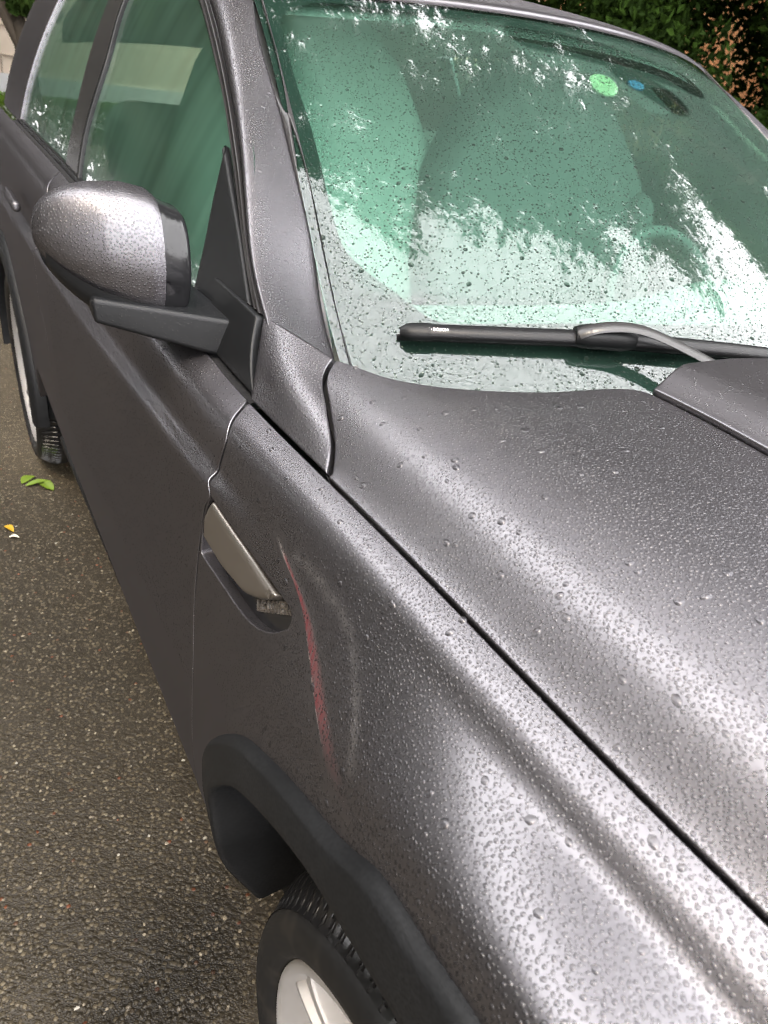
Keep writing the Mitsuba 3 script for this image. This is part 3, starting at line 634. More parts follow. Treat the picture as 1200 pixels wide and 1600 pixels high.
# roof
us = np.linspace(-1, 1, 61)
q = np.abs(us) ** 2.2
rr_ = []
for xo, zo, w in ((0, 0, 0), (-.012, .010, 0), (-.05, .022, .0), (-.20, .050, .3), (-.5, .085, .6), (-1.0, .09, .9), (-1.6, .05, 1), (-1.9, -.03, 1)):
    e = F_ws(us, .966 + .06 * us * us); e = e + np.array([xo, 0, zo]); e[:, 0] += w * .12 * q; e[:, 2] -= w * .02 * q; e[:, 1] *= 1 + .03 * w
    rr_.append(e)
G = face_out(loft(rr_, 61, 50), (0, 0, 1))
put(CAR + '__roof', grid_mesh(G), 'paint', True, grid_uv(G))

# ---------------------------------------------------------------- right side windows
zt = 1.535
def gl_panel(key, loop, mat, label=None, **k): return put_panel(key, F_glass, [np.asarray(loop)], mat, label, sign=-1 * -1, **k)
sealL, sealR = curve(O['seal_left'], .01), curve(O['seal_right'], .01)
bz = lambda x: float(belt_z(x))
front_glass = [[x, bz(x) - .02] for x in np.linspace(-1.70, -.68, 30)] + [[-.70, 1.13], [-.90, 1.29], [-1.06, 1.38], [-1.30, 1.495], [-1.42, zt], [-1.86, zt], [-1.76, 1.36]]
gl_panel(CAR + '__front_window', front_glass, 'side_glass', 'green front side window streaked with rain', off=-.006, r=0, flange=0, h=.02)
rear_glass = [[x, bz(x) - .02] for x in np.linspace(-2.66, -1.76, 30)] + [[-1.84, 1.36], [-1.93, zt], [-2.66, zt]]
gl_panel(CAR + '__rear_window', rear_glass, 'side_glass', 'green rear side window', off=-.006, r=0, flange=0, h=.02)
bp = np.vstack([curve(O['bpillar_left'], .01), curve(O['bpillar_right'], .01)[::-1]])
gl_panel(CAR + '__door_pillar', bp, 'trim_wet', 'dark pillar between the side windows', off=-.002, r=.004, flange=.006, h=.02)
bs = np.array(O['bpillar_right']); bs2 = bs.copy(); bs2[:, 0] += .016
gl_panel(CAR + '__door_pillar__edge_strip', np.vstack([curve(bs2, .01), curve(bs, .01)[::-1]]), 'plastic_wet', off=.003, r=.003, flange=.008, h=.02)
gl_panel(CAR + '__window_seal', np.vstack([sealL, sealR[::-1]]), 'rubber_wet', off=-.004, r=.003, flange=.006, h=.012)
for k, (a, b) in enumerate(((.30, .42), (.62, .80))):    # ribs of the seal
    m = (np.array(rs_n(np.c_[sealL, 0 * sealL[:, :1]], 90)), np.array(rs_n(np.c_[sealR, 0 * sealR[:, :1]], 90)))
    l2 = (m[0] * (1 - a) + m[1] * a)[:, :2]; r2 = (m[0] * (1 - b) + m[1] * b)[:, :2]
    gl_panel(CAR + '__window_seal__rib', np.vstack([l2, r2[::-1]]), 'trim_wet', off=.003, r=.002, flange=.008, h=.012)
wl = [[x, bz(x) + .012] for x in np.linspace(-2.62, -.61, 70)] + [[x, bz(x) - .004] for x in np.linspace(-.61, -2.62, 70)]
gl_panel(CAR + '__waist_seal', wl, 'rubber_wet', off=.002, r=.004, flange=.01, h=.012)
xl = np.linspace(-2.66, -.60, 90)
la_ = F_side(xl, np.full(90, .001)) - np.array([0, 0, .006]); lb_ = F_glass(xl, belt_z(xl) + .006) + np.array([0, .012, -.004])
put(CAR + '__waist_ledge', grid_mesh(np.array([la_ - np.array([0, 0, .03]), la_, lb_, lb_ + np.array([0, .03, .004])])), 'matte_black', True)
sail = np.vstack([curve(s, .006) for s in O['sail']])
gl_panel(CAR + '__mirror_sail', sail, 'plastic_wet', 'black triangular panel ahead of the side window', off=.004, r=.006, flange=.012, h=.012)
foot = np.vstack([curve(s, .006) for s in O['foot']])
gl_panel(CAR + '__mirror_foot', foot, 'plastic_wet', off=.0095, r=.004, flange=.02, h=.012)
# body colour behind the rear window and above the doors
qp = [[-2.56, bz(-2.56)], [-2.56, 1.25], [-2.555, 1.40], [-2.55, 1.545], [-3.35, 1.545], [-3.35, bz(-3.35)]]
gl_panel(CAR + '__rear_pillar', qp, 'paint', off=.004, r=.005, flange=.012, h=.03)
rail = [[-3.35, 1.55], [-3.35, 1.60], [-2.4, 1.615], [-1.55, 1.585], [-1.43, 1.525], [-1.60, 1.535], [-1.9, 1.55]]
gl_panel(CAR + '__roof_rail', rail, 'paint', off=.004, r=.005, flange=.012, h=.03)
# the far side of the body
Vf, Ff = inset(F_side, .7, -3.3, 0, .79, 0, 80, 30); put(CAR + '__far_body_side', mirror((Vf, Ff[:, ::-1])), 'paint', True)
put(CAR + '__far_window', mirror(panel(F_glass, [np.array(front_glass)], h=.05, r=0, flange=0, off=-.006)[0]), 'side_glass', True, panel(F_glass, [np.array(front_glass)], h=.05, r=0, flange=0, off=-.006)[1])
put(CAR + '__far_window', mirror(panel(F_glass, [np.array(rear_glass)], h=.05, r=0, flange=0, off=-.006)[0]), 'side_glass', True, panel(F_glass, [np.array(rear_glass)], h=.05, r=0, flange=0, off=-.006)[1])
for l_, mt in ((bp, 'trim_wet'), (np.vstack([sealL, sealR[::-1]]), 'rubber_wet'), (np.array(qp), 'paint'), (np.array(rail), 'paint'), (sail, 'plastic_wet'), (foot, 'plastic_wet')):
    (P_, f_), uv_ = panel(F_glass, [l_], h=.04, r=.004, flange=.01)
    put(CAR + '__far_pillar', mirror((P_, f_)), mt, True, uv_)

# ---------------------------------------------------------------- door mirror
MX, MZ = -.80, 1.166
def mirror_section(a):
    """closed outline (forward, up) of the housing at a: 0 the inner end .. 1 the outer tip"""
    top = np.interp(a, [0, .12, .3, .55, .8, .93, 1], [.072, .087, .092, .091, .086, .082, .078])
    bot = np.interp(a, [0, .3, .6, .85, 1], [-.062, -.052, -.038, -.022, -.012])
    fwd = np.interp(a, [0, .15, .5, .8, .94, 1], [.052, .056, .052, .044, .040, .038])
    rid = bot + (top - bot) * .40
    back = -.045 + .03 * a ** 3
    P = [(back, bot + .010), (back + .004, top - .012), (back + .012, top - .002), (.016, top - .003), (fwd * .68, top - .015), (fwd * .94, top - .042), (fwd, rid + .012), (fwd, rid), (fwd * .97, rid - .014), (fwd * .80, bot + .014), (fwd * .60, bot + .001), (back + .012, bot)]
    q = np.array(P)
    for _ in range(2):
        b = np.roll(q, -1, 0); m = np.empty((2 * len(q), 2)); m[0::2], m[1::2] = q * .75 + b * .25, q * .25 + b * .75; q = m
    return q
aa = 1 - (1 - np.linspace(0, 1, 56)) ** 2.2
YI, YO = -.883, -1.033
ring = []
for a in aa:
    s = mirror_section(a); y = YI + (YO - YI) * a
    s = s.mean(0) + (s - s.mean(0)) * max(1 - a ** 6, 0) ** .42
    ring.append(np.stack([MX + s[:, 0] - .035 * a ** 2, np.full(len(s), y), MZ + s[:, 1]], 1))
ring = np.array(ring)
tip = ring[-1].mean(0)
nb = 7
V, Fc = grid_mesh(ring[2:], closed_v=True)
m = trimesh.Trimesh(V, Fc, process=False)
if (m.face_normals @ np.array([1.0, 0, 0]))[m.triangles_center[:, 0] > MX + .04].mean() < 0: Fc = Fc[:, ::-1]
s_ = np.linspace(0, 1, ring.shape[1])
yy, pp = np.meshgrid(np.arange(len(ring) - 2), np.arange(ring.shape[1]), indexing='ij')
uvm = np.stack([-V[:, 1], (pp * .006).ravel()], 1)
put(CAR + '__mirror_housing', (V, Fc), 'paint', True, uvm, 'grey beaded door mirror housing')
# black inner end: a gloss bezel
g0 = ring[0]; c0 = g0.mean(0)
bz_rows = [ring[2] * 1.0, ring[1] * 1.0, c0 + (g0 - c0) * .99 + np.array([0, .006, 0]), c0 + (g0 - c0) * .95 + np.array([0, .016, 0]), c0 + (g0 - c0) * .84 + np.array([0, .022, 0]), c0 + (g0 - c0) * .4 + np.array([0, .024, 0]), np.repeat((c0 + np.array([0, .024, 0]))[None], len(g0), 0)]
bz_rows[0] = c0 + (ring[2] - c0) * .992
Vb, Fb = grid_mesh(np.array(bz_rows), closed_v=True)
put(CAR + '__mirror_bezel', (Vb, Fb), 'gloss_black', True, np.stack([Vb[:, 0], Vb[:, 2]], 1))
# black lower shell
low = []
for a in np.linspace(0.02, .93, 30):
    s = mirror_section(a); s = s.mean(0) + (s - s.mean(0)) * max(1 - a ** 6, 0) ** .42; bot = s[:, 1].min(); y = YI + (YO - YI) * a; fw = s[:, 0].max(); x0 = MX - .035 * a ** 2
    d = .026 * (1 - a ** 3) + .004
    sec = np.array([(x0 + fw * .86, MZ + bot + .010), (x0 + fw * .80, MZ + bot - .3 * d), (x0 + fw * .5, MZ + bot - .95 * d), (x0 - .01, MZ + bot - d), (x0 - .038, MZ + bot - .5 * d), (x0 - .042, MZ + bot + .012)])
    sec = smooth_profile(sec, 2)
    low.append(np.stack([sec[:, 0], np.full(len(sec), y), sec[:, 1]], 1))
Vl, Fl = grid_mesh(face_out(np.array(low), (.3, 0, -1)))
put(CAR + '__mirror_base', (Vl, Fl), 'plastic_wet', True, np.stack([Vl[:, 0], Vl[:, 1]], 1), 'black lower shell of the door mirror')
ap = [(-.768, -.976, 1.123), (-.768, -.974, 1.104), (-.766, -.913, 1.084), (-.764, -.842, 1.064), (-.766, -.826, 1.099), (-.73, -.815, 1.100), (-.73, -.822, 1.062), (-.85, -.970, 1.128), (-.85, -.968, 1.108), (-.86, -.83, 1.112), (-.86, -.84, 1.07)]
am = manifold3d.Manifold.batch_hull([manifold3d.Manifold.sphere(.0065, 16).translate(list(q_)) for q_ in ap]).to_mesh()
av = am.vert_properties[:, :3].copy()
put(CAR + '__mirror_arm', (av, am.tri_verts), 'plastic_wet', 40, label='black plastic arm of the door mirror')

# ---------------------------------------------------------------- wiper
wb = np.array(O['wiper'])          # points on the glass under the blade
wn = np.array([.53, 0, .85])
def along_curve(a, b, n=60): return rs_n(wb, 400)[int(a * 399):int(b * 399)]
bc = rs_n(wb, 80) + wn * .016
rad = np.interp(np.linspace(0, 1, 80), [0, .012, .03, .06, 1], [.006, .010, .0118, .0125, .0125])
put(CAR + '__wiper_blade', tube(bc, rad, 14, flat=.72, up=wn), 'rubber_wet', 40, label='black flat wiper blade with a white maker mark')
put(CAR + '__wiper_blade__rubber', tube(rs_n(wb, 60) + wn * .004, .0032, 6, up=wn, flat=1.6), 'matte_black', 40)
capm = tube(bc[:6], np.array([.006, .012, .0136, .0138, .0138, .0138]), 14, flat=.74, up=wn)
put(CAR + '__wiper_blade__end_cap', capm, 'plastic_wet', 40)
i0 = int(np.argmin(np.abs(O['wiper_clamp'] - np.linspace(0, 1, 80))))
cl = bc[i0 - 5:i0 + 6]
cr_ = np.interp(np.linspace(0, 1, len(cl)), [0, .15, .8, 1], [.013, .017, .0175, .014])
put(CAR + '__wiper_clamp', tube(cl + wn * .004, cr_, 14, flat=.95, up=wn), 'plastic_wet', 40)
arm = np.array(O['wiper_arm'])
ac = rs_n(arm, 60)
put(CAR + '__wiper_arm', tube(ac, np.linspace(.0095, .0085, 60), 10, flat=.38, up=wn), 'trim_wet', 40, label='black wiper arm hooked over the blade')
# maker mark near the tip of the blade: a ring with a bar, and lettering
a0 = bc[4]; ax = (bc[14] - bc[4]); ax /= np.linalg.norm(ax)
fn = CAM - a0; fn -= fn @ ax * ax; fn = wn * .75 + np.array([.45, -.1, .0]); fn -= (fn @ ax) * ax; fn /= np.linalg.norm(fn)
upx = np.cross(fn, ax)
def on_blade(mesh, at, lift=.0095):
    v = np.array(mesh.vertices); return (a0 + fn * lift + np.outer(v[:, 0] + at, ax) + np.outer(v[:, 1], upx) + np.outer(v[:, 2], fn), mesh.faces)
ringm = trimesh.creation.annulus(.0021, .0029, .0006, sections=32)
bar = trimesh.creation.box((.0008, .0036, .0006))
put(CAR + '__wiper_blade__maker_mark', on_blade(trimesh.util.concatenate([ringm, bar]), .006), 'white_print', False)
tm = meshkit.text_mesh('BOSCH', .0042, .0006, bold=True); tm.apply_translation((0, -.0021, 0))
put(CAR + '__wiper_blade__lettering', on_blade(tm, .0105), 'white_print', False, label='small white lettering at the wiper tip')

# ---------------------------------------------------------------- inside the cabin
def pz(m): return m
dash = []
for x, z0 in ((-.36, 1.015), (-.50, 1.055), (-.70, 1.085), (-.86, 1.07), (-.95, 1.00), (-.97, .75)):
    y = np.linspace(-.72, .72, 41); z = z0 + .035 * np.exp(-((y - .37) / .2) ** 2) * (1 if x < -.6 else .4) - .03 * (np.abs(y) / .72) ** 4
    dash.append(np.stack([np.full(41, x) - .16 * (np.abs(y) / .72) ** 2.2, y, z], 1))
put(CAR + '__dashboard', grid_mesh(face_out(loft(dash, 41, 40), (0, 0, 1))), 'dash_grey', True)
def seat(key, x, y, mat, w=1.0, top=1.46):
    pts = [(-.25, .68), (.25, .68), (-.27, 1.05), (.27, 1.05), (-.245, 1.22), (.245, 1.22), (-.17, top - .12), (.17, top - .12), (-.11, top - .05), (.11, top - .05), (0, top - .035)]
    S = [manifold3d.Manifold.sphere(.075, 20).translate([x - .25 * (z - .68), y + w * a_, z]) for a_, z in pts]
    put(key + '__backrest', manifold3d.Manifold.batch_hull(S), mat, 40)
    wing = [manifold3d.Manifold.sphere(.05, 16).translate([x + .06 - .25 * (z - .68), y + s * w * .27, z]) for s in (1,) for z in (.70, 1.18)]
    put(key + '__side_bolster', manifold3d.Manifold.batch_hull(wing), mat, 40)
    put(key + '__cushion', rbox((.50, .50, .16), (x + .27, y, .66), .06, 4, 0, 20), mat, 40)
labels[CAR + '__driver_seat'] = {'label': 'dark seat behind the windscreen'}
seat(CAR + '__passenger_seat', -1.36, -.36, 'seat_light', 1.05, 1.50); seat(CAR + '__driver_seat', -1.28, .24, 'seat_dark', 1.15, 1.46)
put(CAR + '__rear_seat', rbox((.2, 1.25, .7), (-2.35, 0, .95), .08, -14, 0, 16), 'cabin_grey', 40)
put(CAR + '__cabin_floor', trimesh.creation.box((2.4, 1.5, .04), trimesh.transformations.translation_matrix((-1.6, 0, .62))), 'cabin_grey', False)
Gh = np.array([e - np.array([.03, 0, .030]) for e in rr_])
put(CAR + '__headliner', grid_mesh(loft(Gh, 61, 24)), 'headliner_cloth', True)
st = trimesh.creation.torus(.185, .016, 48, 12); st.apply_transform(trimesh.transformations.rotation_matrix(math.radians(65), (0, 1, 0))); st.apply_translation((-1.02, .37, 1.0))
put(CAR + '__steering_wheel', st, 'seat_dark', True)
# sensor housing and stickers behind the top of the glass
def ws_patch(pix_uv, off, mat, key, label=None, h=.01):
    return put_panel(key, F_ws, [np.asarray(pix_uv)], mat, label, su=SU, sv=SVW, r=.004, depth=.002, flange=.002, h=h, off=off)
for nm, sp in O['sensor'].items(): ws_patch(np.vstack([curve(s, .01) for s in sp]), -.008 - .003 * int(nm), 'frit_black', CAR + '__sensor_housing')
ws_patch(curve(O['sticker_lime'] + O['sticker_lime'][:1], .004)[:-1], -.005, 'sticker_lime', CAR + '__round_sticker', 'lime green round sticker inside the windscreen', .005)
ws_patch(curve(O['sticker_blue'] + O['sticker_blue'][:1], .004)[:-1], -.0065, 'sticker_blue', CAR + '__blue_sticker', 'small blue oval sticker by the sensor', .005)
# rear door handle
put(CAR + '__door_handle', rbox((.20, .022, .026), (-2.12, float(F_side(np.array([-2.12]), np.array([.12]))[0, 1]) - .030, 1.045), .010, 3, 0, 14), 'paint_fine', 40)

# ---------------------------------------------------------------- ground
def ground_col(p, n, uv):
    a, b, k = voronoi(p.x / .0100, p.y / .0100)
    a2, b2, k2 = voronoi(p.x / .0042 + 9, p.y / .0042)
    big = fbm(p.x * 2.2, p.y * 2.2, 3)
    tar = mix(mi.Color3f(.034, .029, .023), mi.Color3f(.070, .058, .044), big)
    st = mix(mi.Color3f(.060, .052, .040), mi.Color3f(.20, .172, .13), dr.square(cell_rand(k * 997, 3, 1)))
    st = mix(st, mi.Color3f(.26, .235, .19), smoothstep(.965, .985, cell_rand(k * 1777, 1, 1)))
    st = mix(st, mi.Color3f(.20, .075, .04), smoothstep(.990, .994, cell_rand(k * 2777, 5, 1)))
    s2 = mix(mi.Color3f(.035, .030, .022), mi.Color3f(.14, .12, .085), dr.square(cell_rand(k2 * 997, 4, 1)))
    c = mix(tar, s2, (1 - smoothstep(.25, .45, a2)) * .9)
    c = mix(c, st, (1 - smoothstep(.32, .46, a)) * smoothstep(.25, .35, cell_rand(k * 313, 2, 1)))
    damp = (1 - smoothstep(.06, .20, dr.abs(p.y + 1.08 + .35 * (p.x + .35) + .25 * (fbm(p.x * 5, p.y * 5, 6) - .5)))) * smoothstep(-.85, -.55, p.x) * (1 - smoothstep(-.1, .25, p.x))
    c = c * (1 - .55 * damp)
    return c * mi.Color3f(1.05, 1.0, .88) * (.60 + .46 * smoothstep(.3, .7, fbm(p.x * 1.1, p.y * 1.1, 8)))
def ground_bump(p, n, uv):
    a, b, k = voronoi(p.x / .0100, p.y / .0100)
    a2, b2, k2 = voronoi(p.x / .0042 + 9, p.y / .0042)
    return .0028 * (1 - smoothstep(.05, .55, a)) * smoothstep(.2, .4, cell_rand(k * 313, 2, 1)) + .001 * (1 - smoothstep(0, .5, a2)) + .006 * fbm(p.x * 9, p.y * 9, 2)
bsdf('asphalt', {'type': 'twosided', 'b': {'type': 'bumpmap', 'tex': mikit.proc(ground_bump, .0006), 'scale': 1.0, 'bsdf': {'type': 'principled', 'base_color': mikit.proc(ground_col), 'roughness': .42, 'specular': .34}}})
gx = np.linspace(-1, 1, 81); gx = np.sign(gx) * np.abs(gx) ** 3 * 160
GX, GY = np.meshgrid(gx - 1.0, gx - 1.2, indexing='ij')
put('ground', grid_mesh(np.stack([GX, GY, np.zeros_like(GX)], -1)), 'asphalt', True, label='wet brown-grey asphalt with exposed stones', kind='structure')
# loose stones standing proud of the asphalt beside the car
for key, col in (('stone_a', (.085, .07, .05)), ('stone_b', (.20, .17, .125)), ('stone_c', (.30, .28, .24)), ('stone_d', (.22, .085, .05))):
    bsdf(key, {'type': 'principled', 'base_color': C(*col), 'roughness': .35, 'specular': .5})
ico = trimesh.creation.icosphere(0, 1.0)
for key, mat, n in (('gravel', 'stone_a', 2600), ('gravel', 'stone_b', 700), ('gravel', 'stone_c', 90), ('gravel', 'stone_d', 22)):
    px_ = np.stack([rng.uniform(-2.6, .4, n), rng.uniform(-2.1, -.75, n), np.zeros(n)], 1)
    sc = rng.uniform(.0022, .0046, (n, 1, 1)) * rng.uniform(.7, 1.2, (n, 1, 3)) * np.array([1, 1, .6])
    vv = (ico.vertices[None] * (1 + rng.uniform(-.22, .22, (n, len(ico.vertices), 1)))) * sc + px_[:, None]
    ff = ico.faces[None] + (np.arange(n) * len(ico.vertices))[:, None, None]
    put(key, (vv.reshape(-1, 3), ff.reshape(-1, 3)), mat, False, label='small stones loose on the wet asphalt', kind='stuff')
def leaf_mesh(L, w, curl, seed):
    r = np.random.default_rng(seed); t = np.linspace(0, 1, 9); wd = w * np.sin(np.pi * t ** .8) ** .8
    G = np.array([[[(ti - .5) * L, s * wi, .003 + curl * abs(s) * wi * 2 + .004 * math.sin(3 * ti + seed) ** 2] for s in (-1, -.5, 0, .5, 1)] for ti, wi in zip(t, wd)])
    return G
def litter(key, at, rot, L, w, mat, label, extra=()):
    parts = []
    for (dx, dy, dr_, l2, w2) in ((0, 0, 0, L, w),) + tuple(extra):
        G = leaf_mesh(l2, w2, .25, 3); c, s = math.cos(rot + dr_), math.sin(rot + dr_)
        V, Fc = grid_mesh(G); V = np.c_[V[:, 0] * c - V[:, 1] * s + at[0] + dx, V[:, 0] * s + V[:, 1] * c + at[1] + dy, V[:, 2]]
        parts.append(trimesh.Trimesh(V, Fc, process=False))
    put(key, trimesh.util.concatenate(parts), mat, True, label=label, category='leaf')
litter('fallen_leaf', (-2.50, -.94), 1.7, .095, .016, 'leaf_litter_green', 'bright green leaf lying on the asphalt beside the rear tyre', ((.03, .02, 1.9, .09, .02), (-.04, -.03, .6, .07, .02)))
litter('fallen_leaf', (-2.20, -1.07), .4, .055, .012, 'leaf_litter_yellow', 'small yellow leaf on the asphalt near the left edge')
litter('fallen_leaf', (-2.14, -1.062), 1.1, .035, .008, 'petal_white', 'tiny pale leaf just in front of the yellow one')

# ---------------------------------------------------------------- background: building, hedge, trees
def leaf_bsdf(key, col, tr):
    bsdf(key, {'type': 'principledthin', 'base_color': C(*col), 'roughness': .45, 'diff_trans': tr, 'spec_trans': 0.0, 'eta': 1.4})
leaf_bsdf('leaf_dark', (.030, .055, .014), .5); leaf_bsdf('leaf_mid', (.050, .095, .018), .7); leaf_bsdf('leaf_light', (.12, .20, .03), .9)
bsdf('bark', {'type': 'principled', 'base_color': C(.045, .036, .026), 'roughness': .85})
def leaves(centres, size, seed, per=1, spread=0.0):
    """a mesh of small folded leaves round the given centres"""
    r = np.random.default_rng(seed); c = np.repeat(centres, per, 0); n = len(c)
    c = c + r.normal(0, 1, (n, 3)) * spread
    a = r.normal(0, 1, (n, 3)); a /= np.linalg.norm(a, axis=1, keepdims=True)
    b = np.cross(a, r.normal(0, 1, (n, 3))); b /= np.linalg.norm(b, axis=1, keepdims=True)
    s = size * r.uniform(.6, 1.3, (n, 1))
    fold = np.cross(a, b) * s * .18
    v = np.stack([c - a * s, c - b * s * .5 + fold, c + a * s, c + b * s * .5 + fold], 1)
    i = np.arange(n)[:, None] * 4
    f = np.concatenate([i + [0, 1, 2], i + [0, 2, 3]], 0)
    return v.reshape(-1, 3), f
def crown(centre, radii, n, seed, lumps=26):
    r = np.random.default_rng(seed)
    d = r.normal(0, 1, (lumps, 3)); d /= np.linalg.norm(d, axis=1, keepdims=True)
    lc = d * r.uniform(.35, .95, (lumps, 1)) ** .5
    lr = r.uniform(.18, .36, lumps)
    k = r.integers(0, lumps, n); q = r.normal(0, 1, (n, 3)); q /= np.linalg.norm(q, axis=1, keepdims=True)
    return np.asarray(centre) + (lc[k] + q * (lr[k] * r.uniform(.3, 1, n) ** .4)[:, None]) * np.asarray(radii)
def limb(a, b, r0, r1, seed, n=10, wob=.06):
    r = np.random.default_rng(seed); t = np.linspace(0, 1, n)[:, None]
    p = np.asarray(a) * (1 - t) + np.asarray(b) * t + np.cumsum(r.normal(0, wob / n ** .5, (n, 3)), 0) * np.sin(np.pi * t)
    return tube(p, np.linspace(r0, r1, n), 9, up=(.3, .9, .2))

# the big tree whose crown hangs over the car
t0 = 'overhanging_tree'
labels[t0] = {'label': 'large broadleaf tree whose boughs hang over the car and mirror in its windscreen', 'category': 'tree'}
base = np.array([-3.0, 7.6, 0])
fork = np.array([-3.4, 7.2, 4.6])
put(t0 + '__trunk', limb(base, fork, .30, .20, 1), 'bark', True)
cr_rng = np.random.default_rng(77)
c7 = np.stack([cr_rng.uniform(-12, .4, 2400), cr_rng.uniform(-2.6, 13, 2400)], 1)
wav = meshkit.fbm(np.c_[c7 * .8, np.zeros(2400)], 3, 4) - .5
edge_x = -.62 + .12 * sm(1.5, -.4, c7[:, 1]) - 1.0 * sm(5.2, 6.8, c7[:, 1]) - .9 * np.maximum(-.9 - c7[:, 1], 0)
c7 = c7[(c7[:, 0] < edge_x + 1.6 * wav) & (c7[:, 1] > -1.2 + 1.6 * wav) & (meshkit.noise(np.c_[c7 * .75, np.zeros(len(c7))], 9) > .04)]
hz_ = cr_rng.uniform(6.4, 8.6, len(c7))
clump = np.c_[(c7 + [.4, 0]) * ((hz_ - 1) / 6)[:, None] - [.4, 0], hz_]
for k in range(14):
    e = clump[(k * 37) % len(clump)]
    put(t0 + '__bough', limb(fork - np.array([0, 0, .4]) + np.array([0, 0, .05 * k]), e, .10, .02, 10 + k, 12, .4), 'bark', True)
kk = cr_rng.integers(0, len(clump), 36000)
qd = cr_rng.normal(0, 1, (36000, 3)); qd /= np.linalg.norm(qd, axis=1, keepdims=True)
rad_c = cr_rng.uniform(.30, .75, len(clump))
cr = clump[kk] + qd * (rad_c[kk] * cr_rng.uniform(.2, 1, 36000) ** .45)[:, None] * np.array([1, 1, .6])
for key, mat, sl in (('__crown', 'leaf_dark', slice(0, None, 2)), ('__crown', 'leaf_mid', slice(1, None, 2))):
    put(t0 + key, leaves(cr[sl], .105, 5, 4, .10), mat, False)

# hedge and shrubs behind the car, right of the picture
def bush(name, c, rad, n, seed, label, cat='shrub', size=.05, mats=('leaf_dark', 'leaf_mid')):
    t = name; k = 0
    while t in labels: k += 1; t = f'{name}_{k:03d}'
    labels[t] = {'label': label, 'category': cat}
    cc = crown(c, rad, n, seed, 40)
    cc = cc[cc[:, 2] > .02]
    for i, m_ in enumerate(mats): put(t + '__foliage', leaves(cc[i::len(mats)], size, seed + i, 2, .05), m_, False)
    for s in range(4): put(t + '__stem', limb((c[0] + .2 * s - .3, c[1] + .1 * s, 0), (c[0] + .5 * (s - 1.5), c[1], c[2] - .2 * rad[2]), .035, .012, seed + s), 'bark', True)
bush('garden_shrub', (-6.6, 6.2, 2.0), (2.4, 1.7, 2.3), 20000, 31, 'dense dark green shrub behind the car roof, left of the warm glimpses of wall')
bush('garden_shrub', (-3.9, 8.2, 2.0), (2.6, 1.7, 2.3), 20000, 32, 'dense dark green shrub at the right edge behind the windscreen')
bush('garden_shrub', (-10.5, 6.5, 2.2), (2.8, 2.2, 2.4), 16000, 33, 'tall dark shrub behind the middle of the roof')
def warm_col(p, n, uv): return mix(mi.Color3f(.62, .30, .14), mi.Color3f(.70, .38, .20), noise(p.x * 3, p.y * 3, p.z * 3))
bsdf('warm_plaster', {'type': 'twosided', 'b': {'type': 'diffuse', 'reflectance': mikit.proc(warm_col)}})
def beige_col(p, n, uv): return mix(mi.Color3f(.62, .52, .42), mi.Color3f(.70, .60, .50), fbm(p.x * .8, p.y * .8, p.z * .8))
bsdf('beige_plaster', {'type': 'twosided', 'b': {'type': 'diffuse', 'reflectance': mikit.proc(beige_col)}})
bsdf('white_plinth', {'type': 'twosided', 'b': {'type': 'diffuse', 'reflectance': C(.62, .62, .63)}})
bsdf('joint_grey', {'type': 'twosided', 'b': {'type': 'diffuse', 'reflectance': C(.30, .25, .20)}})
h1 = 'apricot_house'
labels[h1] = {'label': 'apricot plastered house glimpsed through the dark shrubs', 'category': 'house'}
put(h1 + '__wall', trimesh.creation.box((16, .4, 6.0), trimesh.transformations.translation_matrix((-9, 13, 3.0))), 'warm_plaster', False)
h2 = 'beige_building'
labels[h2] = {'label': 'pale beige building far behind the car on the left', 'category': 'building'}
bx = -19.0
put(h2 + '__wall', trimesh.creation.box((.4, 18, 7.0), trimesh.transformations.translation_matrix((bx, 6, 4.55))), 'beige_plaster', False)
put(h2 + '__plinth', trimesh.creation.box((.5, 18, 1.05), trimesh.transformations.translation_matrix((bx, 6, .525))), 'white_plinth', False)

for a, b in (((0.685, 1.384), (1.009, 1.354)), ((.685, 1.384), (.673, 1.038)), ((.40, 1.047), (1.2, 1.03)), ((-1, 1.90), (1.6, 1.88)), ((1.0, 2.18), (1.8, 2.55)), ((1.35, 1.33), (1.34, 1.04))):
    d = np.hypot(b[0] - a[0], b[1] - a[1]); an = math.atan2(b[1] - a[1], b[0] - a[0])
    m = trimesh.creation.box((.03, d, .022)); m.apply_transform(trimesh.transformations.rotation_matrix(an, (1, 0, 0))); m.apply_translation((bx + .205, (a[0] + b[0]) / 2, (a[1] + b[1]) / 2))
    put(h2 + '__panel_joint', m, 'joint_grey', False)
# slim tree between the car and the beige building
t2 = 'slim_tree'
labels[t2] = {'label': 'slim dark forked tree in front of the beige building', 'category': 'tree'}
put(t2 + '__trunk', limb((-8.7, -.02, 0), (-8.7, -.07, 1.45), .13, .09, 41, 8, .02), 'bark', True)
put(t2 + '__trunk', limb((-8.7, -.07, 1.40), (-8.9, -.55, 2.8), .062, .03, 42, 10, .04), 'bark', True)
put(t2 + '__trunk', limb((-8.7, -.07, 1.40), (-8.5, -.17, 2.9), .066, .03, 43, 10, .04), 'bark', True)
cc = np.vstack([crown((-8.6, -.06, 1.76), (.10, .08, .09), 60, 44, 6), crown((-8.4, .06, 1.86), (.14, .13, .17), 160, 45, 8), crown((-9.6, .4, 6.2), (3.2, 3.4, 3.2), 9000, 46, 44)])
put(t2 + '__crown', leaves(cc[:220], .06, 47, 3, .03), 'leaf_dark', False)
put(t2 + '__crown', leaves(cc[220:], .12, 48, 2, .12), 'leaf_mid', False)
